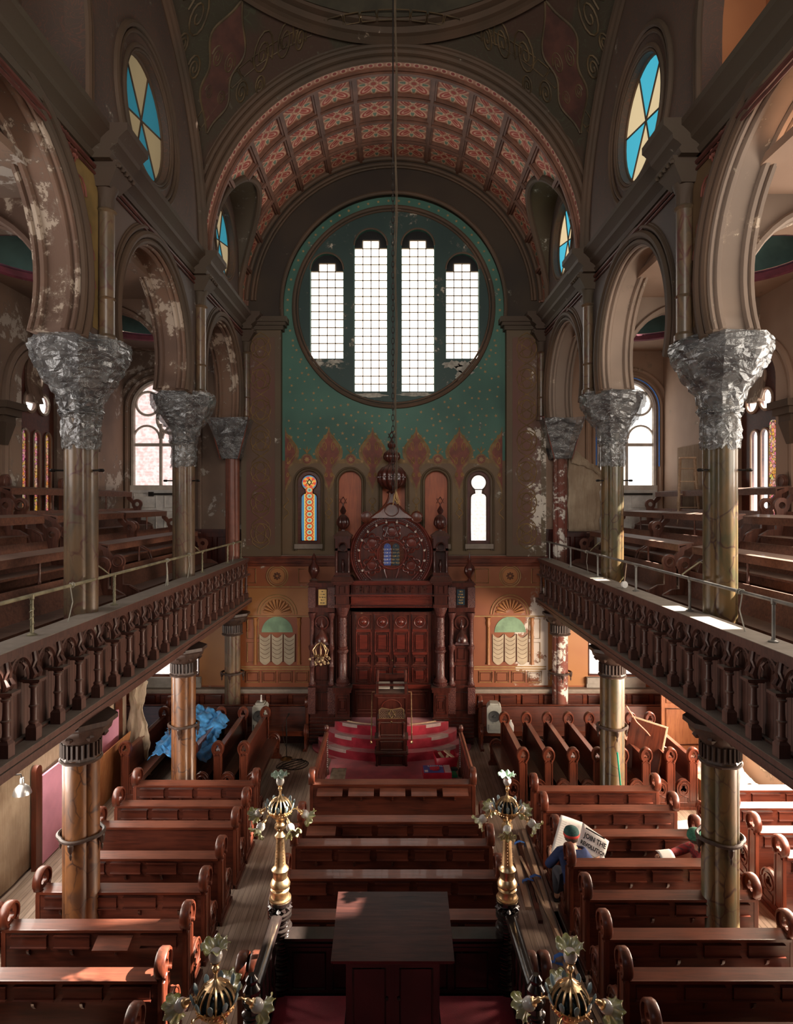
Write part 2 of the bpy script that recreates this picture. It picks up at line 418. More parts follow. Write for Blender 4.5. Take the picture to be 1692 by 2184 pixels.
def mk_marble(name, a, b, vein):
    t = T(name); p = t.coord(); n = t.noise(t.scale(p, (2.5, 2.5, .9)), 1.6, 4, .6, .8); r = t.noise(p, 3, 4)
    v = E(t.t, None); w_ = t.n('VectorMath'); w_.operation = 'ADD'; sc = t.scale(p, (1, 1, .55)); t.t.links.new(sc, w_.inputs[0])
    k = t.n('TexNoise'); k.inputs['Scale'].default_value = 3; t.t.links.new(p, k.inputs['Vector'])
    m = t.n('VectorMath'); m.operation = 'SCALE'; m.inputs[3].default_value = .22; t.t.links.new(k.outputs['Color'], m.inputs[0]); t.t.links.new(m.outputs[0], w_.inputs[1])
    e = t.voro(w_.outputs[0], 5.5, 'DISTANCE_TO_EDGE')
    col = t.mix(n.ss(.35, .65), a, b); col = t.mix((e.ss(0, .07)*-1+1)*(r.ss(.35, .6)), col, vein)
    return t.done(col, .38, 0, n, .1, .01, Coat_Weight=.2)
m_marb = mk_marble('marbled_column_paint_olive', (.185, .115, .062), (.105, .078, .050), (.10, .035, .030))
m_marbr = mk_marble('marbled_column_paint_russet', (.150, .085, .032), (.070, .060, .026), (.045, .016, .010))
m_marbo = mk_marble('marbled_column_paint_amber', (.185, .072, .022), (.085, .036, .018), (.045, .016, .009))
m_marbw = peel('flaked_white_column', (.17, .045, .030), (.13, .060, .038), (.66, .60, .53), .68, 1.9)
# coffer flower: eight petals worked out from each panel's own UV
def mk_coffer():
    t = T('coffer_flower_paint'); u, v, _ = t.xyz(t.n('TexCoord').outputs['UV'])
    u = (u-.5)*2; v = (v-.5)*2; r = (u*u+v*v).sqrt(); a = v.atan2(u); p = t.coord(); n = t.noise(p, 3, 5)
    c4 = ((a-pi/4)*2).cos().abs(); d4 = (a*2).cos().abs()
    pet = r.lt((c4**1.2)*1.05)*r.gt(.16); pin = r.lt((c4**1.9)*.92)*r.gt(.26); core = ((c4**6)*.75-r).abs().lt(.07)
    gp = r.lt((d4**3.2)*.86)*r.gt(.30); gl = r.lt((d4**5)*.72)*r.gt(.42)
    col = t.mix(n.ss(.3, .7), (.50, .22, .145), (.42, .17, .11))
    col = t.mix(gp, col, (.68, .44, .29)); col = t.mix(gl, col, (.16, .24, .17))
    col = t.mix(pet, col, (.72, .42, .28)); col = t.mix(pin, col, (.42, .065, .042)); col = t.mix(core, col, (.72, .42, .30))
    col = t.mix(r.lt(.16), col, (.40, .06, .04)); col = t.mix((r-.16).abs().lt(.025), col, (.5, .3, .18))
    col = t.mix(u.abs().mx(v.abs()).gt(.93), col, (.42, .24, .15))
    s = t.noise(p, 1.5, 8, .65); col = t.mix(s.ss(.66, .67), col, (.55, .47, .36)); col = t.mix(n.ss(.5, .8)*.3, col, (.1, .07, .05))
    return t.done(col, .7)
m_coffer = mk_coffer()
m_rib = plain('umber_coffer_rib_paint', (.15, .066, .040), .6, 0, .25, 3)
m_ribband = None
def mk_band():
    t = T('pink_running_border_paint'); u, v, _ = t.xyz(t.n('TexCoord').outputs['UV'])
    f = (u*64).fract()-.5; g = v-.5; r = (f*f+g*g*2).sqrt()
    col = t.mix(r.lt(.38), (.52, .24, .17), (.66, .44, .30)); col = t.mix(r.lt(.22), col, (.32, .05, .04)); col = t.mix(g.abs().gt(.42), col, (.14, .16, .10))
    return t.done(col, .7)
m_ribband = mk_band()
def uvgrid(name, fn, nu, nv, m, parent=None, cells=None, skip=None):
    """cells=(a,b): UV restarts in each of a x b cells"""
    me = bpy.data.meshes.new(name); vs = [fn(i/nu, j/nv) for j in range(nv+1) for i in range(nu+1)]; fs = []; uvs = []
    ca, cb = cells or (1, 1)
    for j in range(nv):
        for i in range(nu):
            if skip and skip((i+.5)/nu, (j+.5)/nv): continue
            fs.append((j*(nu+1)+i, j*(nu+1)+i+1, (j+1)*(nu+1)+i+1, (j+1)*(nu+1)+i))
            bu, bv = math.floor((i+.5)/nu*ca), math.floor((j+.5)/nv*cb)
            for a, b in ((i, j), (i+1, j), (i+1, j+1), (i, j+1)): uvs += [a/nu*ca-bu, b/nv*cb-bv]
    me.from_pydata(vs, [], fs); me.uv_layers.new(name='UVMap').data.foreach_set('uv', uvs); me.shade_smooth()
    return link(name, me, m, parent)
# ---------------------------------------------------------------- floor
b = MB(); b.box(-7.6, 7.6, -2.6, D+.3, -.2, 0); struct('floor', b, m_floor)
# ---------------------------------------------------------------- end wall behind the ark
WX = [(-1.32-.0, .42, 9.66, 12.36), (-.585, .42, 8.82, 12.98), (.62, .42, 8.82, 12.98), (1.76, .42, 9.66, 12.36)]
WX[0] = (-1.71, .42, 9.66, 12.36)
SX = [-2.17, -1.12, 0.0, 1.09, 2.18]
holes = [archhole(x, hw, a, c) for x, hw, a, c in WX]+[archhole(x, .29, 4.92, 6.78) for x in SX]
me = plate([(-2.95, 4.62), (2.95, 4.62), (2.95, 10.7)]+arc(0, 10.95, 2.95, 0, 180, 40)+[(-2.95, 10.7)], holes, .3, 'xz', D+.15)
wb = link('wall_back', me, [m_green, m_olive]); wb['kind'] = 'structure'
for f in me.polygons: f.material_index = 0
bm = bmesh.new(); bm.from_mesh(me); g = bm.verts[:]+bm.edges[:]+bm.faces[:]
bmesh.ops.bisect_plane(bm, geom=g, plane_co=(0, 0, 7.05), plane_no=(0, 0, 1))
for f in bm.faces: f.material_index = 1 if f.calc_center_median().z < 7.05 else 0
bm.to_mesh(me); bm.free()
# circle: teal disc, moulding and star band
me = plate(circ(0, 10.98, 2.5, 72), [archhole(x, hw+.012, a, c+.012) for x, hw, a, c in WX], .02, 'xz', D-.012)
link('painted_disc', me, m_greend, wb)
b = MB(); b.tube([(x, D-.03, z) for x, z in circ(0, 10.98, 2.55, 96)], .055, 8, True); b.tube([(x, D-.03, z) for x, z in circ(0, 10.98, 2.46, 96)], .028, 6, True)
b.build('circle_moulding', m_trim, wb)
b = MB()
for k in range(46):
    a = R(-35+250*k/45); b.poly([(x, D-.004, z) for x, z in starpts(2.72*cos(a), 10.98+2.72*sin(a), .042)], (0, -.004, 0))
random.seed(3); n = 0; pts = []
while n < 190:
    x, z = random.uniform(-2.72, 2.72), random.uniform(7.0, 10.2)
    if (x*x+(z-10.98)**2) < 2.75**2 or any((x-p)**2+(z-q)**2 < .028 for p, q in pts) or abs(x) > 2.7: continue
    pts.append((x, z)); n += 1; b.poly([(a, D-.004, c) for a, c in starpts(x, z, random.uniform(.028, .048), rot=random.uniform(60, 120))], (0, -.004, 0))
b.build('painted_stars', m_gold, wb)
# bare plaster where the paint fell under the windows
random.seed(5)
def blob(cx, cz, rx, rz, n=26, j=.35): return [(cx+rx*(1+random.uniform(-j, j))*cos(2*pi*i/n), cz+rz*(1+random.uniform(-j, j))*sin(2*pi*i/n)) for i in range(n)]
b = MB()
for cx, cz, rx, rz in ((-1.95, 9.52, .14, .09), (-1.5, 9.58, .2, .05), (-.6, 8.72, .42, .05), (.62, 8.74, .45, .045), (1.5, 9.5, .22, .1), (1.85, 9.42, .24, .16), (1.68, 9.2, .1, .14), (2.05, 9.57, .12, .06)):
    b.poly([(x, D-.026, z) for x, z in blob(cx, cz, rx, rz)], (0, -.003, 0))
b.build('bare_plaster', plain('bare_plaster', (.36, .34, .29), .9, 0, .3, 9), wb)
# arabesques between the lower windows: ogee bulb, inner bulb, tail, rosettes
def ogee(cx, z0, z1, w_, side=None):
    pr = [(0, z1), (.07, z1-.05), (.05, z1-.09), (.12, z1-.15), (.26, z1-.22), (.34, z1-.20), (.40, z1-.25), (.36, z1-.29), (.56, z1-.36), (.84, z1-.48), (1.0, z1-.62), (.96, z1-.78), (.70, z1-.92), (.40, z1-1.02), (.24, z1-1.10), (.30, z1-1.18), (.46, z1-1.28), (.44, z1-1.38), (.26, z1-1.50), (.10, z1-1.62), (0, z0)]
    rp = [(cx+a*w_, z) for a, z in pr]; lp = [(cx-a*w_, z) for a, z in pr[::-1]]
    return (rp if side != 'L' else [])+(lp if side != 'R' else [])
gb, rb, lb = MB(), MB(), MB()
for cx in (-2.78, -1.66, -.54, .58, 1.68, 2.78):
    sd_ = 'R' if cx < -2.7 else ('L' if cx > 2.7 else None)
    gb.poly([(x, D-.003, z) for x, z in ogee(cx, 6.02, 7.92, .36, sd_)], (0, -.004, 0))
    rb.poly([(x, D-.008, z) for x, z in [(cx+(x-cx)*.72, 7.16+(z-7.16)*.84) for x, z in ogee(cx, 6.15, 7.9, .36, sd_)]], (0, -.003, 0))
    for s in (-1, 1):
        if (sd_ == 'R' and s < 0) or (sd_ == 'L' and s > 0): continue
        for r0, zz, q in ((.13, 7.38, 1), (.09, 7.05, -1), (.07, 6.66, 1)):
            lb.tube([(cx+s*(.02+r0*.9*(1-t/16)*cos(t*.55)*.6+r0*.7), D-.013, zz+q*r0*1.25*(1-t/18)*sin(t*.55)+.04*t/16) for t in range(15)], .011, 4)
        lb.tube([(cx+s*(.05+.24*sin(t/12*pi)), D-.013, 7.72-.75*t/12) for t in range(13)], .010, 4)
        lb.tube([(cx+s*(.03+.06*sin(t*.8)), D-.013, 6.1-.55*t/14) for t in range(15)], .010, 4)
for cx in (-2.22, -1.1, .02, 1.13, 2.24):
    gb.poly([(x, D-.003, z) for x, z in circ(cx, 7.08, .15, 20)], (0, -.004, 0)); rb.poly([(x, D-.008, z) for x, z in circ(cx, 7.08, .105, 20)], (0, -.003, 0))
    gb.poly([(cx-.42, D-.003, 6.98), (cx+.42, D-.003, 6.98), (cx+.2, D-.003, 7.1), (cx-.2, D-.003, 7.1)], (0, -.003, 0))
    lb.poly([(x, D-.012, z) for x, z in starpts(cx, 7.08, .08, 8, .5)], (0, -.003, 0))
    for s in (-1, 0, 1): lb.tube([(cx+s*.10*t, D-.006, 7.24+.17*t-.05*abs(s)*t*t) for t in (0, .4, .8, 1)], .012, 4)
gb.build('painted_arabesque', m_golddim, wb); rb.build('painted_arabesque', m_rust, wb); lb.build('painted_scrollwork', m_gold, wb)
# upper windows: glass block in four narrow openings
black = plain('black_backing', (.01, .01, .01), .9)
for i, (x, hw, z0, z1) in enumerate(WX):
    nr = int(round((z1-hw*.45-z0)/.205)); cw = hw*2/4; zt = z0+(nr-1)*.205
    o = MB().box(x-hw, x+hw, D+.10, D+.12, z0, zt).box(x-cw, x+cw, D+.10, D+.12, zt, zt+.205).build('window_%d' % (i+1), m_gblock); o['kind'] = 'structure'
    b = MB().box(x-hw-.02, x+hw+.02, D+.13, D+.16, z0-.05, z1+.05); b.build('backing_panel', black, o)
    b = MB()
    for k in range(5): b.box(x-hw+k*cw-.012, x-hw+k*cw+.012, D+.085, D+.11, z0, zt if k in (0, 4) else zt+.205)
    for k in range(nr+1):
        q = hw if k < nr else cw; b.box(x-q, x+q, D+.085, D+.11, z0+k*.205-.014, z0+k*.205+.014)
    b.build('mortar_grid', plain('mortar', (.42, .33, .22), .8), o)
    MB().tube([(a, D-.01, c) for a, c in arc(x, z1-hw, hw+.01, 0, 180, 18)], .025, 6).build('window_frame', m_trim, o)
# lower row: stained lancet, two boarded, hidden middle, clear lancet
def keyhole(x, w_, z0, zn, rc, zc):
    a = math.degrees(math.asin((zn-zc)/rc)) if abs(zn-zc) < rc else -60
    return [(x-w_, z0), (x+w_, z0), (x+w_, zn-.30)]+arc(x+w_*.45, zn-.30, w_*.55, 0, 90, 5)+arc(x, zc, rc, -58, 238, 26)+arc(x-w_*.45, zn-.30, w_*.55, 90, 180, 5)
def mk_stain():
    t = T('stained_glass_rings'); p = t.coord(); x, y, z = t.xyz(p); x = (x+2.17)*.84; zz = ((z-.02)/.155); f = (zz.fract()-.5)*.155; r = (x*x+f*f).sqrt()
    ax = x.abs(); col = t.mix(ax.gt(.105), (.80, .035, .01), (.05, .25, .42)); col = t.mix((ax-.105).abs().lt(.008), col, (.85, .75, .25))
    col = t.mix(r.lt(.105), col, (.90, .50, .05)); col = t.mix(r.lt(.088), col, (.60, .04, .02)); col = t.mix(r.lt(.060), col, (.90, .62, .15)); col = t.mix(r.lt(.045), col, (.22, .58, .50)); col = t.mix(r.lt(.018), col, (.3, .05, .02))
    col = t.mix((z*26).fract().lt(.07), col, (.05, .02, .01))
    hz = z-6.50; rr = (x*x+hz*hz).sqrt(); a = hz.atan2(x)
    h = t.mix((a*6).sin().gt(0), (.80, .06, .015), (.9, .38, .05)); h = t.mix(rr.gt(.145), h, (.06, .25, .40)); h = t.mix(rr.lt(.075), h, (.85, .65, .22))
    col = t.mix(z.gt(6.36), col, h)
    t.t.links.new(col, t.b.inputs['Emission Color']); t.b.inputs['Emission Strength'].default_value = .62
    return t.done((.05, .03, .02), .3)
m_stain = mk_stain()
for i, x in enumerate(SX):
    b = MB()
    for r_, rad, yy in ((.33, .035, -.02), (.385, .022, -.012)):
        b.tube([(x-r_, D+yy, 4.75)]+[(a, D+yy, c) for a, c in arc(x, 6.49, r_, 180, 0, 20)]+[(x+r_, D+yy, 4.75)], rad, 7)
    o = b.build('window_%d' % (i+5), m_pil); o['kind'] = 'structure'
    MB().box(x-.36, x+.36, D-.10, D+.2, 4.80, 4.92).build('window_sill', m_dusty, o)
    if i in (0, 4):
        link('glass', plate(keyhole(x, .205, 5.0, 6.40, .20, 6.49), [], .01, 'xz', D+.10), m_stain if i == 0 else m_daybrick, o)
        hl = keyhole(x, .205, 5.0, 6.40, .20, 6.49)
        link('window_frame', plate(archhole(x, .30, 4.9, 6.79), [hl], .05, 'xz', D+.09), m_pew if i == 0 else m_trimred, o)
        b = MB(); b.tube([(a, D+.055, c) for a, c in hl], .016, 5, True)
        if i: b.box(x-.17, x+.17, D+.06, D+.09, 6.30, 6.325)
        else: hexagram(b, (x, D+.085, 6.5), .085, .014, .01)
        b.build('glazing_bar', m_pew if i == 0 else m_trim, o)
    else:
        link('boarding', plate(archhole(x, .30, 4.9, 6.79), [], .02, 'xz', D+.14), m_plyr, o)
        MB().box(x-.30, x+.30, D+.09, D+.13, 4.9, 5.0).build('wedge', m_plyr, o)
# pilasters and the arch above them
for s, nm in ((-1, 'trim_1'), (1, 'trim_2')):
    b = MB().box(min(s*2.85, s*3.85), max(s*2.85, s*3.85), D-.22, D+.3, 4.62, 10.35)
    o = struct(nm, b, m_pil)
    xx = sorted((s*3.0, s*3.72)); MB().box(xx[0], xx[1], D-.226, D-.22, 4.9, 10.15).build('painted_panel', m_pilr, o)
    c = MB()
    for k in range(7):
        z = 5.2+k*.78; cx = s*3.36
        c.tube([(cx+a, D-.232, z+e) for a, e in circ(0, 0, .25, 20)], .013, 4, True); c.tube([(cx+a*.8, D-.232, z+e*1.5) for a, e in circ(0, 0, .16, 16)], .012, 4, True)
        c.tube([(cx+.22*sin(t/10*pi*2), D-.232, z-.39+.78*t/10) for t in range(11)], .012, 4); c.tube([(cx-.22*sin(t/10*pi*2), D-.232, z-.39+.78*t/10) for t in range(11)], .012, 4)
    c.build('painted_scrollwork', m_golddim, o)
    c = MB()
    for z, e, h in ((10.33, .06, .10), (10.43, .12, .08), (10.51, .17, .13)):
        q = sorted((s*(2.85-e), s*(3.9))); c.box(q[0], q[1], D-.22-e, D+.1, z, z+h)
    c.build('capital', m_cornice, o)
    # wall below the gallery line behind the gallery ends
b = MB(); b2 = []
me = plate([(NH+.05, 10.62), (NH+.05, 15.2), (-NH-.05, 15.2), (-NH-.05, 10.62), (-2.82, 10.62)]+arc(0, 10.98, 2.82, 187, -7, 48)+[(2.82, 10.62)], [], .18, 'xz', D-.10)
wa = link('wall_arch', me, m_spand_arch); wa['kind'] = 'structure'
b = MB(); b.tube([(x, D-.2, z) for x, z in arc(0, 10.98, 2.84, 187, -7, 60)], .05, 8); b.build('arch_moulding', m_trim, wa)
b = MB()
for r_, q in ((3.72, .06), (3.58, .045), (3.50, .03)): b.tube([(x, D-.22, z) for x, z in arc(0, ZC, r_, 178, 2, 60)], q, 8)
b.build('arch_moulding', m_trim, wa)
# lower storey of the end wall: sill ledge, faux panelled paint
me = plate([(-7.6, 0), (7.6, 0), (7.6, 4.62), (-7.6, 4.62)], [[(x0, 1.55), (x1, 1.55), (x1, 3.0), (x0, 3.0)] for x0, x1 in ((-6.35, -4.98), (4.98, 6.35))], .3, 'xz', D+.15)
wl = link('wall_lower', me, m_orange); wl['kind'] = 'structure'
b = MB().box(-3.9, 3.9, D-.16, D+.02, 4.56, 4.63).box(-3.9, 3.9, D-.11, D+.02, 4.44, 4.56).box(-3.9, 3.9, D-.06, D+.02, 4.36, 4.44)
struct('trim_3', b, m_pew)
MB().box(-3.9, 3.9, D-.17, D+.0, 4.63, 4.64).build('dust_layer', m_dusty, bpy.data.objects['trim_3'])
for s in (-1, 1):
    x0, x1 = sorted((s*1.95, s*4.75)); cx = s*2.98
    yy = D-.004
    P = lambda a, c, m_, z0, z1, d=.004, nm='painted_panel': MB().box(min(a, c), max(a, c), D-d, D+.0, z0, z1).build(nm, m_, wl)
    P(x0, x1, m_orange if s < 0 else m_oranger, 1.30, 4.36); P(s*2.05, s*3.75, m_ochre if s < 0 else m_oranger, 3.10, 3.78, .008)
    P(s*3.95, s*5.0, m_ochre, 1.3, 3.3, .012, 'masonite_panel')
    lb, gb_, cb, sb = MB(), MB(), MB(), MB()
    def rect(mb, x0, x1, z0, z1, r_=.012): mb.tube([(x0, D-.014, z0), (x1, D-.014, z0), (x1, D-.014, z1), (x0, D-.014, z1)], r_, 4, True)
    for zl in (3.82, 3.07, 1.78, 1.72): lb.box(min(s*2.05, s*3.9), max(s*2.05, s*3.9), D-.02, D, zl-.014, zl+.014)
    for k in range(4): rect(lb, cx-.80+k*.42, cx-.46+k*.42, 1.38, 1.66); rect(sb, cx-.76+k*.42, cx-.50+k*.42, 1.42, 1.62, .008)
    for q in (-.72, .72): rect(lb, cx+q-.17, cx+q+.17, 3.92, 4.28); 
    for zz in (1.9, 2.5): rect(lb, cx+s*.62-.14, cx+s*.62+.14, zz, zz+.5)
    for r_, q in ((.27, .014), (.22, .012)): lb.tube([(cx+a, D-.016, 4.10+e) for a, e in circ(0, 0, r_, 28)], q, 5, True)
    gb_.poly([(x, D-.012, z) for x, z in circ(cx, 4.10, .19, 24)], (0, -.003, 0))
    for k in range(8): sb.tube([(cx+cos(k*pi/4)*q, D-.02, 4.10+sin(k*pi/4)*q) for q in (.03, .07, .10)], [.012, .024, .012], 6)
    # arch with scallop shell
    for r_ in (.50, .43): lb.tube([(x, D-.016, z) for x, z in arc(cx, 3.12, r_, 0, 180, 24)], .013, 5)
    for k in range(11):
        a0 = 8+164*k/10; gb_.tube([(cx+cos(R(a0))*q, D-.010, 3.14+sin(R(a0))*q) for q in (.10, .22, .33, .37)], [.010, .024, .040, .026], 6)
        if k < 10: a1 = a0+8.2; sb.tube([(cx+cos(R(a1))*q, D-.016, 3.14+sin(R(a1))*q) for q in (.12, .36)], .005, 4)
    for q in (-.56, .56): gb_.tube([(cx+q, D-.012, z) for z in (1.84, 1.9, 2.8, 2.9, 2.96, 3.04)], [.06, .045, .04, .06, .045, .07], 7); lb.tube([(cx+q, D-.05, z) for z in (1.9, 2.8)], .006, 4)
    # niche with three scalloped drapes and green lunette
    link('painted_niche', plate([(cx-.45, 2.66), (cx+.45, 2.66)]+arc(cx, 2.66, .40, 0, 180, 20), [], .004, 'xz', D-.012), m_celadon, wl)
    for k in range(3):
        dx = cx-.31+k*.31
        pr = [(dx-.14, 2.62)]+[(dx-.14+.28*t/8, 2.62-.10*sin(pi*t/8)) for t in range(1, 8)]+[(dx+.14, 2.62), (dx+.135, 1.93)]+[(dx+.135-.27*t/8, 1.93-.10*sin(pi*t/8)) for t in range(1, 8)]+[(dx-.135, 1.93)]
        cb.poly([(x, D-.018, z) for x, z in pr], (0, -.01, 0))
        for q in range(5): sb.tube([(dx-.12+.24*t/8, D-.030, 2.5-q*.11-.07*sin(pi*t/8)) for t in range(9)], .0045, 4)
        sb.tube([(dx+.155, D-.02, 2.62), (dx+.15, D-.02, 1.9)], .012, 4)
    lb.build('painted_moulding', m_gold, wl); gb_.build('painted_relief', m_ochre, wl); cb.build('painted_drapery', m_cream, wl); sb.build('painted_outline', m_shadowline, wl)
# wainscot with hinged book flaps
b = MB().box(-7.5, 7.5, D-.10, D, 0, 1.20); struct('baseboard_back', b, m_pew)
b = MB().box(-7.5, 7.5, D-.22, D, 1.20, 1.26).box(-7.5, 7.5, D-.16, D, 1.14, 1.20); c = b.build('wainscot_ledge', m_dusty, bpy.data.objects['baseboard_back'])
for s in (-1, 1):
    for k in range(9):
        x = s*(2.35+k*.56)
        o = MB().box(x-.20, x+.20, D-.135, D-.10, .80, 1.07).build('book_flap', m_pewb, bpy.data.objects['baseboard_back'])
        q = MB(); q.tube([(x-.22, D-.11, .78), (x+.22, D-.11, .78), (x+.22, D-.11, 1.09), (x-.22, D-.11, 1.09)], .012, 4, True); q.build('flap_frame', m_arkred, o)
# ground floor aisle windows in the end wall
for s, nm in ((-1, 'window_10'), (1, 'window_11')):
    cx = s*5.665; o = MB().box(cx-.68, cx+.68, D+.12, D+.14, 1.55, 3.0).build(nm, m_daybrick); o['kind'] = 'structure'
    b = MB(); b.tube([(cx-.68, D+.02, 1.56), (cx+.68, D+.02, 1.56), (cx+.68, D+.02, 3.0), (cx-.68, D+.02, 3.0)], .05, 4, True); b.box(cx-.02, cx+.02, D+.05, D+.1, 1.56, 3.0)
    b.build('window_frame', m_pewb, o); MB().box(cx-.75, cx+.75, D-.15, D+.05, 1.38, 1.53).box(cx-.75, cx+.75, D-.10, D+.05, 1.27, 1.38).build('window_sill', plain('grey_stone_sill', (.26, .24, .21), .7), o)
# ---------------------------------------------------------------- nave arcades, clerestory, vault, dome
CY = {-1: [4.0, 8.2, 12.2, 15.9], 1: [3.9, 8.1, 12.1, 15.9]}; CX = {-1: -4.05, 1: 4.18}
ARC = [(6.1, 1.62, 8.72), (10.2, 1.45, 8.60), (14.2, 1.42, 8.60)]
OY, OZ, OR_ = 9.85, 11.93, .88
def tunnel_cut(y, z, r_=1.28, yc=14.25, zc=11.85): return abs(y-yc) < r_ and z < zc+sqrt(max(0, r_*r_-(y-yc)**2))
for s, sd_ in ((-1, 'left'), (1, 'right')):
    out = [(2.0, 8.05)]
    for yc, r_, zc in ARC:
        a = math.degrees(math.asin((zc-8.05)/r_)); out += arc(yc, zc, r_, 180+a, -a, 30)
    out += [(D, 8.05), (D, 10.5), (2.0, 10.5)]
    me = plate(out, [], .60, 'yz', s*(NH+.30))
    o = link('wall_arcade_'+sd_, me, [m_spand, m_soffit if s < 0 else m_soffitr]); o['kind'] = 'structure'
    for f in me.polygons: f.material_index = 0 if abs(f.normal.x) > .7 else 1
    for yc, r_, zc in ARC:
        a = math.degrees(math.asin((zc-8.05)/r_)); b = MB(); q = MB()
        for dr, rad, dx in ((.03, .045, -.01), (.13, .055, -.03), (.235, .035, -.01), (.28, .02, 0)):
            b.tube([(s*(NH+dx), y, z) for y, z in arc(yc, zc, r_+dr, 180+a, -a, 40)], rad, 7)
        b.build('archivolt', m_trim, o)
        for dx, rad in ((.05, .03), (.14, .045), (.46, .045), (.55, .03)): q.tube([(s*(NH+dx), y, z) for y, z in arc(yc, zc, r_-.012, 180+a, -a, 40)], rad, 6)
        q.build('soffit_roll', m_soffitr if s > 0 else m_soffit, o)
    # painted scrolls on the spandrel nearest the camera
    b = MB(); yl = MB()
    for y0, z0, r0 in ((7.62, 9.75, .17), (7.78, 9.35, .13), (7.85, 9.05, .15), (7.9, 8.7, .13), (7.45, 10.1, .12), (7.25, 10.25, .1)):
        b.tube([(s*(NH-.012), y0+r0*(1-t/26)*cos(t*.6), z0+r0*1.2*(1-t/26)*sin(t*.6)) for t in range(24)], .016, 4)
    yl.poly([(s*(NH-.001), y, z) for y, z in [(7.02, 10.42), (7.5, 10.1), (7.72, 9.7), (7.93, 9.1), (7.98, 8.2), (8.12, 8.2), (8.12, 10.45), (7.02, 10.48)]], (-s*.006, 0, 0))
    yl.build('painted_ground', m_olive if s > 0 else plain('ochre_spandrel_paint', (.22, .14, .045), .7, 0, .3, 2), o); b.build('painted_scrollwork', m_rust, o)
    # colonnettes with bracket capitals
    for y in CY[s][1:]:
        if y > 15: y = 15.98
        b = MB().lathe([(.13, 8.05), (.13, 8.12), (.10, 8.16), (.10, 8.6), (.115, 8.62), (.10, 8.64), (.10, 9.72), (.13, 9.75), (.10, 9.78)], (s*(NH-.08), y, 0), 12)
        c = b.build('wall_colonnette', m_marb, o)
        b = MB().lathe([(.10, 9.78), (.11, 9.95), (.15, 10.05)], (s*(NH-.08), y, 0), 10)
        b.slopebox(s*(NH-.05), y, 10.02, 10.22, (.13, .15), (.27, .24)); b.slopebox(s*(NH-.06), y, 10.22, 10.30, (.24, .22), (.28, .25))
        pf = [(.0, 10.28), (-.27, 10.28), (-.30, 10.34), (-.27, 10.38), (-.31, 10.42), (-.37, 10.46), (-.38, 10.52), (-.46, 10.60), (-.49, 10.62), (-.49, 10.71), (.0, 10.72)]; b.rings([[b.b.verts.new((s*(NH+p), y+q, z)) for p, z in pf] for q in (-.34, .34)])
        for q in range(5): b.lathe([(.02, -.03), (.035, 0), (.02, .03)], (s*(NH-.33), y-.22+.11*q, 10.24), 6)
        b.build('bracket_capital', m_cornice, c)
    # cornice
    prof = [(.0, 10.28), (-.05, 10.28), (-.08, 10.34), (-.05, 10.38), (-.09, 10.42), (-.15, 10.46), (-.16, 10.52), (-.24, 10.60), (-.27, 10.62), (-.27, 10.70), (.1, 10.72), (.1, 10.28)]
    b = MB(); rs = [[b.b.verts.new((s*(NH+p), y, z)) for p, z in prof] for y in (2.0, D-.2)]; b.rings(rs)
    struct('trim_%d' % (4 if s < 0 else 5), b, m_cornice)
    b = MB()
    for p, z, r_ in ((-.03, 10.22, .03), (-.02, 10.15, .02)): b.tube([(s*(NH+p), 2, z), (s*(NH+p), D-.2, z)], r_, 6)
    b.build('picture_rail', m_trimred, bpy.data.objects['trim_%d' % (4 if s < 0 else 5)])
    # clerestory wall with round windows
    me = plate([(2.0, 10.5), (D, 10.5), (D, 15.6), (2.0, 15.6)], [circ(OY, OZ, OR_, 40), circ(14.25, 11.88, .80, 36), archhole(5.9, 1.9, 10.9, 13.6, 24)], .25, 'yz', s*(NH+.125))
    w_ = link('wall_clerestory_'+sd_, me, m_clere); w_['kind'] = 'structure'
    b = MB()
    for r_, q in ((1.22, .05), (1.13, .03), (.96, .035), (.91, .02)): b.tube([(s*(NH-.01), y, z) for y, z in circ(OY, OZ, r_, 48)], q, 7, True)
    for r_, q in ((.86, .03), (.81, .02)): b.tube([(s*(NH-.01), y, z) for y, z in circ(14.25, 11.88, r_, 36)], q, 6, True)
    for r_, q in ((1.95, .05), (2.05, .03)): b.tube([(s*(NH-.01), 5.9+r_, 10.75)]+[(s*(NH-.01), y, z) for y, z in arc(5.9, 11.7, r_, 0, 180, 30)], q, 7)
    b.build('oculus_moulding', m_trim, w_)
    bk = MB().box(min(s*4.6, s*4.65), max(s*4.6, s*4.65), 3.4, 8.6, 10.5, 14.2).box(min(s*4.0, s*4.65), max(s*4.0, s*4.65), 7.82, 7.88, 10.5, 14); bk.build('recess_wall', m_sunpatch if s > 0 else m_clere, w_)
    for n_, (yc, zc, rr, wn) in enumerate(((OY, OZ, OR_, 12), (14.25, 11.88, .80, 14))):
        br = (1.0 if s > 0 else .22) if n_ == 0 else (1.15 if s > 0 else .5)
        mats = [emis('azure_glass_%s_%d' % (sd_, n_), (.06, .42, .55), .75*br, (.02, .2, .3)), emis('amber_glass_%s_%d' % (sd_, n_), (.60, .47, .27), .85*br, (.3, .22, .1))]
        g = MB(); xx = s*(NH+.14)
        for k in range(6):
            g.mi = k % 2 if s < 0 else (k+1) % 2; a0 = 12+60*k; pts = [(xx, yc, zc)]+[(xx, y, z) for y, z in arc(yc, zc, rr+.02, a0, a0+60, 8)]; g.poly(pts, (s*.01, 0, 0))
        o2 = g.build('window_%d' % (wn+(0 if s < 0 else 1)), mats); o2['kind'] = 'structure'
        q = MB()
        for k in range(3): a0 = R(12+60*k); q.tube([(xx-s*.01, yc-rr*cos(a0), zc-rr*sin(a0)), (xx-s*.01, yc+rr*cos(a0), zc+rr*sin(a0))], .014, 5)
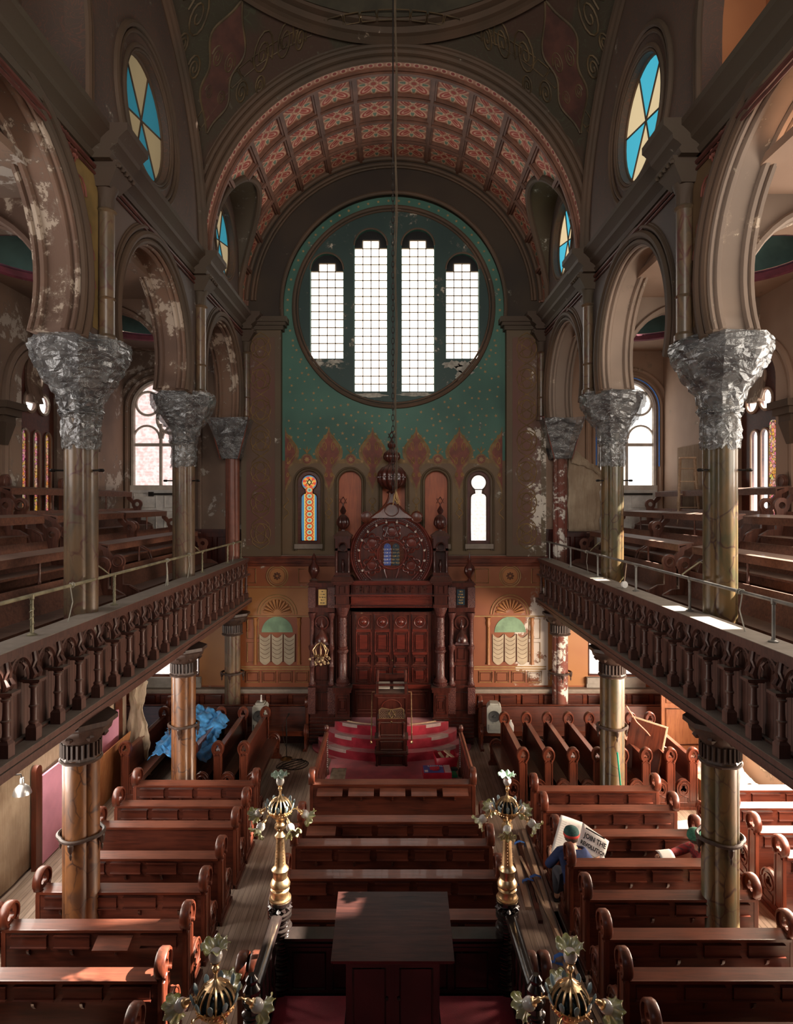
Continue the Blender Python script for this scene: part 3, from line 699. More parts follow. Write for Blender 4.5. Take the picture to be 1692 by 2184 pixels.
        q.tube([(xx-s*.01, y, z) for y, z in circ(yc, zc, rr, 36)], .03, 6, True); q.build('glazing_bar', m_trim, o2)
    # lunette tunnel that lets the far round window into the vault
    def tf(u, v, s=s):
        a = u*pi; y = 14.25+1.28*cos(a); z = 11.85+1.28*sin(a); 
        if u in (0, 1): pass
        xb = sqrt(max(0, RV*RV-(z-ZC)**2)) if z > ZC else RV
        x = NH+.02+(xb-.02-NH-.02)*v; return (s*x, y, z)
    b = MB().grid(tf, 28, 6)
    for e in (0, pi):
        y = 14.25+1.28*cos(e); q = [b.b.verts.new((s*x, y, z)) for x, z in ((NH+.02, 11.85), (NH+.02, 10.6), (RV-.03, 10.6), (RV-.03, 11.2), (sqrt(RV*RV-.81), 11.85))]; b._f(q)
    o3 = b.build('wall_lunette_'+sd_, peel('olive_lunette_paint' + sd_, (.10, .075, .03) if s > 0 else (.075, .055, .035), (.085, .06, .03), (.5, .45, .36), .34, 1.6)); o3['kind'] = 'structure'
    e = [tf(t/32, 1) for t in range(33)]; y0, y1 = e[0][1], e[-1][1]
    b = MB().tube([(s*RV, y0, 10.65), (s*(RV-.01), y0, 11.3)]+e+[(s*(RV-.01), y1, 11.3), (s*RV, y1, 10.65)], .075, 8); b.build('lunette_moulding', m_trim, o3)
    # great side arch of the domed bay
    b = MB()
    for r_, q, dx in ((3.70, .06, -.02), (3.83, .085, -.05), (3.97, .05, -.03)): b.tube([(s*(NH+dx), YD+r_, 10.7)]+[(s*(NH+dx), y, z) for y, z in arc(YD, ZC, r_, 0, 180, 48)], q, 8)
    struct('trim_%d' % (6 if s < 0 else 7), b, m_trim)
# barrel vault over the ark
def bar(u, v, r_=RV, y0=YF+.28, y1=D-.18):
    a = pi*(1-u); return (r_*cos(a), y0+(y1-y0)*v, ZC+r_*sin(a))
def bskip(u, v):
    x, y, z = bar(u, v); return tunnel_cut(y, z)
o = uvgrid('ceiling_vault', bar, 14*12, 4*12, m_coffer, None, (14, 4), bskip); o['kind'] = 'structure'
b = MB(); y0, y1 = YF+.28, D-.18
def ribseg(b, pts, wv, hgt):
    """stepped bar following pts; wv(i)=(across, inward) unit vectors"""
    for wd, h0, h1 in ((.075, 0, .07), (.035, .07, .11)):
        rs = []
        for i, p in enumerate(pts):
            a, n_ = wv(i); p = V(p); rs.append([b.b.verts.new(p+a*x+n_*h) for x, h in ((-wd, h0), (wd, h0), (wd, h1), (-wd, h1))])
        b.rings(rs)
for k in range(1, 14):
    a = pi*(1-k/14); n_ = V((-cos(a), 0, -sin(a))); t_ = V((-sin(a), 0, cos(a))); run = []
    for j in range(49):
        y = y0+(y1-y0)*j/48; p = (RV*cos(a), y, ZC+RV*sin(a))
        if tunnel_cut(p[1], p[2]):
            if len(run) > 1: ribseg(b, run, lambda i: (t_, n_), .1)
            run = []
        else: run.append(p)
    if len(run) > 1: ribseg(b, run, lambda i: (t_, n_), .1)
for j in range(5):
    y = y0+(y1-y0)*j/4; run = []; ang = []
    for k in range(0, 141):
        a = pi*(1-k/140); p = (RV*cos(a), y, ZC+RV*sin(a))
        if tunnel_cut(p[1], p[2]) or k == 140:
            if len(run) > 1: ribseg(b, run, lambda i, A=ang: (V((0, 1, 0)), V((-cos(A[i]), 0, -sin(A[i])))), .1)
            run = []; ang = []
        else: run.append(p); ang.append(a)
b.build('coffer_ribs', m_rib, o)
uvgrid('painted_border', lambda u, v: ((RV-.02)*cos(pi*(1-u)), YF-.02+.26*v, ZC+(RV-.02)*sin(pi*(1-u))), 120, 1, m_ribband, o)
# triumphal arch in front of the vault
b = MB()
for r_, q, yy in ((RV, .055, -.02), (RV+.12, .07, -.05), (RV+.25, .06, -.03), (RV+.34, .035, -.02), (RV-.03, .03, .26)):
    b.tube([(-r_, YF+yy, 10.7)]+[(x, YF+yy, z) for x, z in arc(0, ZC, r_, 180, 0, 72)]+[(r_, YF+yy, 10.7)], q, 8)
ws = MB(); ws.poly([(x, YF-.02, z) for x, z in arc(0, ZC, RV+.38, 180, 0, 60)+arc(0, ZC, RV, 0, 180, 60)], (0, .12, 0))
o = struct('wall_great_arch', ws, m_trim); b.build('arch_moulding', m_trim, o)
# pendentives and dome
RHO = sqrt(3.84**2+4.08**2); ZR = 15.12; rr0 = sqrt(RHO**2-(ZR-ZC)**2)
def pend(u, v):
    a = 2*pi*u; m = max(abs(cos(a)), abs(sin(a))); rl = 3.86/m; r_ = rl+(rr0-rl)*v
    return (r_*cos(a), YD+r_*sin(a), ZC+sqrt(max(0, RHO**2-r_*r_)))
def dp(t, p, col):
    s_ = t.noise(p, 1.15, 2, .5, 2.6); l = ((s_*8).fract()-.5).abs().lt(.055); g = t.noise(p, .7, 2)
    col = t.mix(l*.55, col, (.055, .060, .032)); return t.mix(g.ss(.55, .62)*.5, col, (.07, .024, .016))
m_pend = peel('olive_pendentive_paint', (.040, .033, .017), (.050, .033, .018), (.42, .36, .28), .10, 1.5, dp)
b = MB().grid(pend, 160, 10); o = b.build('ceiling_dome', m_pend); o['kind'] = 'structure'
b = MB().lathe([(rr0+.04, ZR-.16), (rr0-.02, ZR-.12), (rr0, ZR-.02), (rr0-.07, ZR), (rr0-.10, ZR+.10), (rr0-.05, ZR+.14), (rr0-.16, ZR+.17), (rr0-.22, ZR+.26)], (0, YD, 0), 96); 
for f in [f for f in b.b.faces if len(f.verts) > 10]: b.b.faces.remove(f)
b.build('dome_ring', m_trim, o)
b = MB().lathe([(rr0-.22*1+(-0.0), ZR+.2)]+[(3.5*cos(a), ZR+.2+1.9*sin(a)) for a in [R(t) for t in range(5, 91, 6)]], (0, YD, 0), 64); 
for f in [f for f in b.b.faces if len(f.verts) > 10 and f.calc_center_median().z < ZR+.5]: b.b.faces.remove(f)
b.build('dome_shell', plain('dark_dome_paint', (.05, .042, .025), .8, 0, .3, 2), o)
# painted arabesque on the two far pendentives, chain border beside the arch
b = MB(); g = MB()
def onp(a, z, off=.02):
    """point on the pendentive at plan angle a (deg) and height z"""
    r_ = sqrt(max(0, RHO**2-(z-ZC)**2))-off; return (r_*cos(R(a)), YD+r_*sin(R(a)), z)
for s in (-1, 1):
    base = 90-s*45
    def loc(du, dz): return onp(base+s*0+du, 13.0+dz)
    body = [(sg*(.1+5.2*abs(sin(pi*t/32))**.9*(.45+.55*t/32)*(1-.30*cos(pi*t/8))), .15+1.85*t/32) for sg, rng in ((-1, range(0, 33)), (1, range(32, -1, -1))) for t in rng]
    g.b.faces.new([g.b.verts.new(loc(*p)) for p in body])
    b.tube([loc(*p) for p in body], .022, 5, True)
    for q in (-1, 1):
        for du, dz, r_ in ((9, 1.55, 2.6), (1.6, 1.25, 1.3), (14, 1.8, 2.2), (6.0, .95, 1.5), (18, 1.9, 1.5), (1.5, .75, .9), (10, 1.15, 1.2)):
            b.tube([loc(q*(du+r_*(1-t/30)*cos(t*.5)), dz+r_*.13*(1-t/30)*sin(t*.5)) for t in range(27)], .018, 4)
for k in range(38):
    a = R(12+156*k/37); r_ = 4.38
    def q3(a, r_): 
        x = r_*cos(a); z = ZC+r_*sin(a); rad = RHO**2-(z-ZC)**2-x*x
        return (x, YD+sqrt(max(.01, rad))-.02, z)
    b.tube([q3(a-.03, r_-.05), q3(a+.03, r_-.05), q3(a+.035, r_), q3(a+.03, r_+.05), q3(a-.03, r_+.05), q3(a-.035, r_)], .012, 4, True)
g.build('painted_ornament', plain('dull_rust_dome_ornament', (.075, .026, .017), .7, 0, .3, 3), o); b.build('painted_scrollwork', plain('dull_ochre_dome_line', (.095, .062, .028), .7, 0, .4, 3), o)
# rear part of the nave behind the camera: walls, ceiling and a wall with a round window
b = MB().box(-7.6, 7.6, -2.9, 4.7, 15.0, 15.3); struct('ceiling_rear', b, m_ceil)
for s, sd_ in ((-1, 'left'), (1, 'right')):
    xs = sorted((s*7.5, s*7.7)); struct('wall_rear_'+sd_, MB().box(xs[0], xs[1], -2.6, 3.0, 0, 15), m_clere)
me = plate([(-7.7, 0), (7.7, 0), (7.7, 15.2), (-7.7, 15.2)], [circ(0, 10.2, 2.9, 40)], .3, 'xz', -2.75); o = link('wall_rear', me, m_clere); o['kind'] = 'structure'
# ---------------------------------------------------------------- aisles at gallery level
def holes_y(lst): return [archhole(y, hw, a, c, 18) for y, hw, a, c in lst]
for s, sd_ in ((-1, 'left'), (1, 'right')):
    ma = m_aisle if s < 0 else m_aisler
    wy = 12.35 if s < 0 else 12.05
    hl = holes_y([(wy, .62, 5.55, 8.85)]+([(8.2, .80, 5.6, 8.8)] if s > 0 else []))
    me = plate([(-2.6, 3.4), (D, 3.4), (D, 10.6), (-2.6, 10.6)], hl, .3, 'yz', s*7.05)
    ow = link('wall_outer_'+sd_, me, ma); ow['kind'] = 'structure'
    b = MB()
    for yc in (8.2+.0, wy):
        for r_, q in ((1.15, .07), (1.02, .045)): b.tube([(s*6.9, yc-r_, 5.5)]+[(s*6.88, y, z) for y, z in arc(yc, 7.9, r_, 180, 0, 24)]+[(s*6.9, yc+r_, 5.5)], q, 7)
    b.build('blind_arch_moulding', ma, ow)
    # end wall of the aisle with the arched exit door
    dx = s*5.98
    me = plate([(min(s*3.8, s*7.1), 4.62), (max(s*3.8, s*7.1), 4.62), (max(s*3.8, s*7.1), 10.6), (min(s*3.8, s*7.1), 10.6)], [archhole(dx, .78, 4.9, 9.15, 24)], .3, 'xz', D+.15)
    oe = link('wall_end_'+sd_, me, ma); oe['kind'] = 'structure'
    b = MB()
    for r_, q in ((.86, .05), (1.02, .06)): b.tube([(dx-r_, D-.02, 5.2)]+[(x, D-.02, z) for x, z in arc(dx, 8.37, r_, 180, 0, 26)]+[(dx+r_, D-.02, 5.2)], q, 7)
    if s > 0:
        bl = MB(); bl.tube([(dx+.80, D-.04, 6.9)]+[(x, D-.04, z) for x, z in arc(dx, 8.37, .80, 0, 110, 14)], .03, 5, flat=.3); bl.box(dx-.83, dx-.79, D-.05, D-.03, 5.2, 8.3); bl.box(dx+.80, dx+.86, D-.06, D-.03, 5.0, 5.75); bl.build('masking_tape', m_btape, oe)
    b.build('arch_moulding', ma, oe)
    q = MB().box(min(s*3.9, s*5.12), max(s*3.9, s*5.12), D-.06, D, 4.05, 5.22).box(min(s*3.9, s*5.14), max(s*3.9, s*5.14), D-.10, D, 5.22, 5.30)
    for k in range(2): q.tube([(s*(4.12+.5*k), D-.065, 4.3), (s*(4.50+.5*k), D-.065, 4.3), (s*(4.50+.5*k), D-.065, 5.1), (s*(4.12+.5*k), D-.065, 5.1)], .02, 4, True)
    q.build('dark_wainscot', m_ark, oe)
    o = MB().box(dx-.78, dx+.78, D+.03, D+.09, 4.9, 6.32).build('door_%d' % (1 if s < 0 else 2), m_white); o['kind'] = 'structure'
    q = MB()
    for x in (-.39, .39):
        for z0, z1 in ((5.0, 5.75), (5.85, 6.22)): q.tube([(dx+x-.28, D+.02, z0), (dx+x+.28, D+.02, z0), (dx+x+.28, D+.02, z1), (dx+x-.28, D+.02, z1)], .018, 4, True)
    q.build('door_moulding', m_white, o)
    MB().box(dx-.20, dx+.62, D-.07, D-.03, 6.17, 6.22).box(dx-.27, dx-.17, D-.09, D+.03, 6.14, 6.25).build('push_bar', m_iron, o)
    wn = 'window_%d' % (16 if s < 0 else 17)
    o = link(wn, plate(archhole(dx, .76, 6.32, 9.12, 24), [], .01, 'xz', D+.12), m_daypink if s < 0 else m_daylight); o['kind'] = 'structure'
    q = MB(); y = D+.07
    q.tube([(dx-.72, y, 6.36)]+[(x, y, z) for x, z in arc(dx, 8.37, .72, 180, 0, 26)]+[(dx+.72, y, 6.36)], .06, 6); q.box(dx-.78, dx+.78, y-.05, y+.04, 6.30, 6.42)
    q.box(dx-.035, dx+.035, y-.04, y+.03, 6.4, 8.0); q.box(dx-.75, dx+.75, y-.03, y+.03, 7.42, 7.50)
    for c_ in (-.37, .37): q.tube([(x, y, z) for x, z in arc(dx+c_, 7.62, .33, 0, 180, 14)], .03, 6)
    q.tube([(dx-s*.26+a, y, 8.12+e) for a, e in circ(0, 0, .36, 26)], .045, 6, True); q.tube([(dx+s*.34+a, y, 8.52+e) for a, e in circ(0, 0, .30, 24)], .035, 6, True)
    q.build('window_frame', plain('cream_window_frame', (.66, .58, .50), .5), o)
    # tall tracery window in the outer wall
    hwid = .62
    o = link('window_%d' % (18 if s < 0 else 19), plate(archhole(wy, .6, 5.55, 8.83, 20), [], .01, 'yz', s*7.08), m_daylight if s < 0 else m_clear); o['kind'] = 'structure'
    roles = [circ(wy-.23, 7.92, .20, 20), circ(wy+.23, 7.92, .20, 20), circ(wy, 8.38, .21, 20)]
    lanc = [archhole(wy+d, .12, 5.6, 7.38, 8) for d in (-.40, 0, .40)] if s < 0 else [archhole(wy+d, .13, 5.6, 7.38, 8) for d in (-.18, .16)]
    link('tracery_board', plate(archhole(wy, .62, 5.5, 8.86, 20), roles+lanc, .06, 'yz', s*7.0), m_pewb, o)
    q = MB()
    for h in roles: q.tube([(s*6.96, y, z) for y, z in h], .03, 6, True)
    for h in lanc: q.tube([(s*6.96, y, z) for y, z in h], .02, 5, True)
    q.build('tracery_moulding', m_aisle if s < 0 else m_aisler, o)
    st = T('leaded_pattern_glass_'+sd_); p = st.coord(); v = st.voro(p, 16, 'F1', 'Color')
    vn = st.n('TexVoronoi'); vn.inputs['Scale'].default_value = 17; st.t.links.new(p, vn.inputs['Vector']); e_ = st.voro(p, 17, 'DISTANCE_TO_EDGE'); hh = st.n('HueSaturation'); hh.inputs['Saturation'].default_value = 1.25; st.t.links.new(vn.outputs['Color'], hh.inputs['Color'])
    cc = st.mix(.72, hh.outputs[0], (.70, .24, .06)); cc = st.mix(e_.lt(.06), cc, (.02, .01, .01)); st.t.links.new(cc, st.b.inputs['Emission Color']); st.b.inputs['Emission Strength'].default_value = .65 if s < 0 else .9
    ms = st.done((.05, .03, .02), .3); q = MB()
    if s < 0:
        for d in (-.40, 0, .40): q.box(min(s*7.03, s*7.05), max(s*7.03, s*7.05), wy+d-.12, wy+d+.12, 5.6, 7.36)
    else:
        q.box(7.03, 7.05, wy-.56, wy-.36, 5.6, 7.5); q.poly([(7.03, y, z) for y, z in circ(wy, 8.38, .20, 18)], (.01, 0, 0))
        link('glass', plate(archhole(wy-.46, .09, 5.6, 7.5, 8), [], .05, 'yz', 6.96), ms, o)
        hx = MB(); hexagram(hx, (6.95, wy, 8.38), .12, .016, 0, V((0, 1, 0))); hx.build('star_leading', m_magenta, o)
    q.build('stained_glass', ms, o)
    # aisle ceiling: flat plaster with saucer domes over each bay and ribs between
    hc = [[(s*5.65+a, yc+e) for a, e in circ(0, 0, 1.05, 36)] for yc in (10.2, 14.1, 6.1)]
    me = plate([(min(s*4.2, s*7.2), -2.6), (max(s*4.2, s*7.2), -2.6), (max(s*4.2, s*7.2), D), (min(s*4.2, s*7.2), D)], hc, .1, 'xy', 9.9)
    oc = link('ceiling_aisle_'+sd_, me, ma); oc['kind'] = 'structure'
    q = MB(); q2 = MB(); q3_ = MB()
    for yc in (6.1, 10.2, 14.1):
        c_ = (s*5.65, yc, 0); q.lathe([(1.08, 9.84), (1.02, 9.86), (1.0, 9.95), (1.03, 10.0)], c_, 32); q2.lathe([(1.02, 10.0)]+[(1.02*cos(R(t)), 10.0+.55*sin(R(t))) for t in range(15, 91, 15)], c_, 32)
    for f in [f for f in q.b.faces if len(f.verts) > 10]: q.b.faces.remove(f)
    for f in [f for f in q2.b.faces if len(f.verts) > 10 and f.calc_center_median().z < 10.2]: q2.b.faces.remove(f)
    q.build('dome_ring', m_magenta, oc); q2.build('saucer_dome', m_teal, oc)
    for k, yc in enumerate(CY[s][1:3]):
        pl = [(s*(4.3), 7.9), (s*4.3, 9.9), (s*7.0, 9.9), (s*7.0, 7.9)]+[(s*5.62+(s*1.32)*cos(t), 8.4+1.32*sin(t)) for t in [R(-22+224*i/24) for i in range(25)]]
        me = plate(pl, [], .36, 'xz', yc); oo = link('wall_transverse_%s_%d' % (sd_, k+1), me, m_soffit if s < 0 else m_soffitr); oo['kind'] = 'structure'
        q = MB()
        for dy in (-.2, .2, -.1):
            q.tube([(s*5.62+1.34*cos(R(a)), yc+dy, 8.4+1.34*sin(R(a))) for a in range(-20, 201, 8)], .05, 6)
        q.build('arch_moulding', m_soffit if s < 0 else m_soffitr, oo)
        if k: continue
        yc = 11.1 if s < 0 else 10.9
        q = MB()
        for z, e in ((7.62, .30), (7.50, .24), (7.38, .17)): q.box(min(s*6.9, s*(6.9-e)), max(s*6.9, s*(6.9-e)), yc-e, yc+e, z, z+.12)
        q.slopebox(s*6.84, yc, 7.0, 7.38, (.05, .05), (.13, .15)); q.build('corbel', m_trim, oo)
# gallery floors, stepped, and outer ground-floor walls
for s, sd_ in ((-1, 'left'), (1, 'right')):
    b = MB()
    for x0, x1, z in ((3.93, 4.86, 4.05), (4.86, 5.62, 4.55), (5.62, 6.92, 5.02)):
        q = sorted((s*x0, s*x1)); b.box(q[0], q[1], -2.6, D, 3.3, z)
    struct('floor_gallery_'+sd_, b, m_floor)
    q = sorted((s*3.9, s*7.6)); struct('ceiling_under_gallery_'+sd_, MB().box(q[0], q[1], -2.6, D, 3.22, 3.3), m_ceil)
me = plate([(-2.6, 0), (D+.3, 0), (D+.3, 3.3), (-2.6, 3.3)], [[(y-1.0, .95), (y+1.0, .95), (y+1.0, 3.1), (y-1.0, 3.1)] for y in (5.3, 8.4, 11.2, 14.2)], .25, 'yz', 7.6)
o = link('wall_ground_right', me, m_aisler); o['kind'] = 'structure'
b = MB().box(-6.2, -6.0, -2.6, 14.2, 0, 3.25).box(-7.6, -6.9, 14.2, D, 0, 3.25); struct('wall_ground_left', b, m_aisle)
# ---------------------------------------------------------------- columns
SIDE = {-1: 'on the pink-board side', 1: 'on the newspaper-reader side'}
t = T('cling_film'); p = t.coord(); n = t.noise(p, 3, 4, .6, 1.2); n2 = t.noise(t.scale(p, (1, 1, 1.6)), 3.2, 4, .55, 2.0)
t.b.inputs['Alpha'].default_value = 1
t.t.links.new(((n2-.5).abs().ss(.0, .03)*-.22+.80).k, t.b.inputs['Alpha'])
m_film = t.done(t.mix((n2-.5).abs().ss(0, .012), (.34, .34, .33), t.mix(n.ss(.36, .66), (.08, .082, .085), (.26, .265, .26))), .15, 0, n2+n, .45, .06, Specular_IOR_Level=.9, Coat_Weight=.5)
m_cap = wood('bronze_brown_capital', (.030, .016, .012), (.075, .042, .030), 'z', .5, .2, .1)
random.seed(11)
def lob(k, q): return lambda a, z: q*abs(cos(k*a/2))
for s in (-1, 1):
    for k, y in enumerate(CY[s][1:]):
        pos = ['nearest the camera', 'second from the camera', 'against the painted end wall'][k]
        shp = ['large wide', 'middle', 'small square'][k]
        col = {-1: [m_marb, m_marb, plain('red_brown_column_paint', (.20, .07, .045), .4)], 1: [m_marbr, m_marbr, m_marbw]}[s][k]
        th_ = thing('gallery_column', 'marbled gallery column %s %s, capital wrapped in clear plastic' % (pos, SIDE[s]), 'column', (CX[s], y, 4.05))
        b = MB(); r_ = .185 if k < 2 else .155
        b.lathe([(r_, 0), (r_, 3.25)], n=48, lob=lambda a, z: .22*abs(cos(2*a))**.6-.08)
        b.build('shaft', col, th_, 50)
        b = MB(); z0 = 3.05
        w_ = .52 if k < 2 else .36
        b.lathe([(.20, z0), (.24, z0+.05), (.20, z0+.08), (.22, z0+.25), (.42*w_/.52, z0+.55), (.46*w_/.52, z0+.60), (.50*w_/.52, z0+.72), (w_, z0+.80), (w_+.03, z0+.84), (w_+.03, z0+.93)], n=8, rot=R(22.5)); cap = b.build('capital', m_cap, th_)
        b = MB(); pr = [(.235, 2.62), (.245, 2.80), (.235, 3.0), (.275, 3.10), (.26, 3.16), (.33, 3.36), (.45, 3.50), (.53, 3.66), (.60, 3.80), (.615, 3.94), (.60, 4.01)]
        if k == 2: pr = [(.30, 3.02), (.33, 3.05), (.52, 3.55), (.72, 4.0)]
        b.lathe(pr, n=(8 if k < 2 else 4), rot=R(22.5 if k < 2 else 45))
        for f in [f for f in b.b.faces if len(f.verts) > 5 or (k == 2 and (abs(f.calc_center_median().z-3.02) < .01 or abs(f.calc_center_median().z-4.0) < .01))]: b.b.faces.remove(f)
        bmesh.ops.subdivide_edges(b.b, edges=b.b.edges[:], cuts=3, use_grid_fill=True); bmesh.ops.triangulate(b.b, faces=b.b.faces[:])
        for v_ in b.b.verts: v_.co += V((random.gauss(0, .009), random.gauss(0, .009), random.gauss(0, .014)))
        b.build('plastic_wrap', m_film, th_, None)
        if k == 2:
            q = MB()
            for dx in (-1, 1): q.tube([(dx*.22, -.32, 3.0), (dx*.50, -.36, 4.05)], .014, 5)
            q.build('wrap_stick', m_rust, th_)
        else:
            q = MB(); q.tube([(x, yy, 3.08) for x, yy in circ(0, 0, .265, 16)], .012, 5, True); q.build('tape_band', m_film, th_)
            q = MB()
            for a in (200, 340): q.tube([(.2*cos(R(a)), .2*sin(R(a)), 2.35), (.32*cos(R(a)), .32*sin(R(a)), 2.35)], .014, 5); q.lathe([(.03, -.02), (.045, 0), (.03, .02)], (.33*cos(R(a)), .33*sin(R(a)), 2.35), 8)
            q.build('wall_hook', m_iron, th_)
        # ground-floor column beneath
        col2 = {-1: [m_marbo, m_marbo, m_marb], 1: [m_marbr, m_marbr, m_marbw]}[s][k]
        under = ['beside the nearer rows of pews', 'beside the side-facing pews', 'against the panelled end wall'][k]
        th_ = thing('gallery_support_column', 'marbled ground-floor column %s %s' % (under, SIDE[s]), 'column', (CX[s], y, 0))
        b = MB(); b.lathe([(.28, 0), (.28, .12), (.24, .16), (r_+.02, .2), (r_+.02, 2.72)], n=48, lob=lambda a, z: .20*abs(cos(2*a))**.6-.08); b.build('shaft', col2, th_, 50)
        b = MB(); b.lathe([(.24, 2.66), (.25, 2.70), (.23, 2.74), (.23, 2.92), (.27, 2.96), (.36, 3.05), (.38, 3.12), (.44, 3.16), (.44, 3.22)], n=8, rot=R(22.5))
        for i in range(24): a = 2*pi*i/24; b.box(.235*cos(a)-.012, .235*cos(a)+.012, .235*sin(a)-.012, .235*sin(a)+.012, 2.74, 2.92)
        for i in range(8): a = 2*pi*i/8; b.lathe([(.02, -.05), (.06, 0), (.02, .05)], (.30*cos(a), .30*sin(a), 3.03), 6)
        b.tube([(x, yy, 2.69) for x, yy in circ(0, 0, .245, 20)], .02, 5, True)
        b.build('carved_capital', m_cap if k < 2 else m_cap, th_)
        q = MB(); q.tube([(.25*cos(a)*(1+.12*abs(cos(2*a))), .25*sin(a)*(1+.12*abs(cos(2*a))), 1.72) for a in [2*pi*i/32 for i in range(32)]], .026, 6, True)
        for i in range(4): a = pi/2*i; q.lathe([(.004, -.20), (.02, -.15), (.012, -.12), (.035, -.07), (.04, -.01), (.02, .02)], (.27*cos(a), .27*sin(a), 1.70), 8)
        q.build('hoop_band', m_cap, th_)
# ---------------------------------------------------------------- gallery fronts
def mkbal():
    b = MB(); b.box(-.055, .055, -.055, .055, 0, .13); b.slopebox(0, 0, .13, .165, (.055, .055), (.03, .03))
    b.lathe([(.048, .165), (.05, .185), (.036, .20), (.033, .24), (.036, .33), (.046, .335), (.048, .35), (.036, .358), (.031, .42), (.030, .53), (.044, .535), (.046, .555), (.034, .56), (.05, .59), (.05, .605)], n=12)
    b.box(-.10, .10, -.075, .075, .605, .632); b.box(-.08, .08, -.06, .06, .59, .605)
    return b
def mkarch(w_):
    b = MB(); h = w_/2
    for q in (-1, 1):
        pts = [(0, q*(h-.02-(h-.02)*(1-cos(t/10*pi/2))), .64+.27*sin(t/10*pi/2)) for t in range(11)]; b.tube(pts, .022, 5)
        pts = [(.01, q*(h-.07-(h-.10)*(1-cos(t/8*pi/2))), .64+.20*sin(t/8*pi/2)) for t in range(9)]; b.tube(pts, .013, 4)
        b.tube([(0, q*.045, .84), (0, q*.10, .79), (0, q*.075, .75)], [.012, .02, .006], 5)
        # S bracket leaning out over the capital
        b.tube([(-.015, q*(h-.035), .63), (-.05, q*(h-.05), .69), (-.02, q*(h-.045), .75), (-.04, q*(h-.03), .82), (-.01, q*(h-.01), .94)], [.024, .03, .018, .022, .02], 5)
    return b
bal_me = mkbal().mesh('baluster', 35); arc_me = mkarch(.47).mesh('cusped_arch', 35)
for s in (-1, 1):
    th_ = thing('gallery_balustrade', 'dark wooden gallery front with cusped arches %s' % SIDE[s], 'balustrade', (s*3.72, 5.41, 3.55))
    Y0, Y1 = -3.4, 10.75; k_ = s
    def bxs(b, x0, x1, z0, z1): q = sorted((k_*x0, k_*x1)); return b.box(q[0], q[1], Y0, Y1, z0, z1)
    b = MB(); bxs(b, -.06, .28, .955, 1.02); bxs(b, -.03, .22, .915, .955); bxs(b, 0, .2, .89, .915); b.build('ledge', m_gal, th_)
    b = MB(); bxs(b, -.055, .275, 1.02, 1.024); b.build('dust_layer', m_dusty, th_)
    b = MB(); bxs(b, -.097, .125, .0, .0025); b.build('shelf_dust', m_dusty, th_)
    b = MB(); n_ = int((Y1-Y0)/.058)
    for i in range(n_): b.box(min(k_*.13, k_*.15), max(k_*.13, k_*.15), Y0+i*.058, Y0+i*.058+.054, .0, .9)
    bxs(b, .15, .17, 0, .9); b.build('beadboard_panel', m_gal, th_)
    b = MB(); bxs(b, -.10, .16, -.06, 0); bxs(b, .08, .14, 0, .03)
    for i, (e, z) in enumerate(((-.10, -.075), (-.07, -.10), (-.03, -.125), (.03, -.16), (.07, -.19), (.12, -.24), (.16, -.30), (.20, -.345))): bxs(b, e, .4, z-.035, z)
    b.build('lower_moulding', m_gal, th_)
    for i in range(-1, 23):
        y = (5.60+.47*i)-5.41
        if i > -1 and y < 10.7:
            o = link('baluster', bal_me, m_gal, th_); o.location = (0, y, 0)
            if not bal_me.materials: bal_me.materials.append(m_gal)
        if y+.24 < 10.7:
            o = link('cusped_arch', arc_me, m_gal, th_); o.location = (k_*.01, y+.235, 0); o.scale = (k_, 1, 1)
            if not arc_me.materials: arc_me.materials.append(m_gal)
    # pipe rail
    posts = [6.75, 8.74, 12.75, 14.7, 16.0] if s < 0 else [6.43, 8.25, 10.08, 11.97, 13.8, 15.66]
    th_ = thing('pipe_rail', '%s along the gallery ledge %s' % ('greenish pipe handrail tied with rope' if s < 0 else 'grey metal pipe handrail', SIDE[s]), 'handrail', (s*3.86, 5.4, 4.574))
    mp = m_pipe if s < 0 else plain('grey_pipe', (.22, .21, .19), .4, .5, .3, 5)
    MB().tube([(0, -2.4, .425), (0, 10.75, .425)], .021, 8).build('rail', mp, th_)
    for y in posts:
        b = MB().lathe([(.05, 0), (.05, .012), (.022, .025), (.018, .04), (.018, .38), (.026, .39), (.026, .44)], (0, y-5.4, 0), 10)
        if s < 0: b.tube([(.021*cos(t*.9), y-5.4+.021*sin(t*.9), .05+t*.011) for t in range(28)], .006, 4)
        b.build('post', mp, th_)
    for y in ((7.55, 10.75, 11.9, 15.2) if s < 0 else (7.0, 12.6)):
        b = MB(); b.tube([(0, y-5.4, .42), (0, y-5.4+.06, .22), (0, y-5.4-.05, .0)], .007, 5); b.tube([(.03*cos(t), y-5.4+.008*t, .425+.03*sin(t)) for t in range(12)], .007, 4)
        if y in (10.75,): b.tube([(0, y-5.4, .42), (0, y-5.4+.09, .0)], .007, 5); b.tube([(0, y-5.4, .42), (0.02, y-5.4-.02, .0)], .007, 5)
        b.build('rope_tie', m_rope, th_)
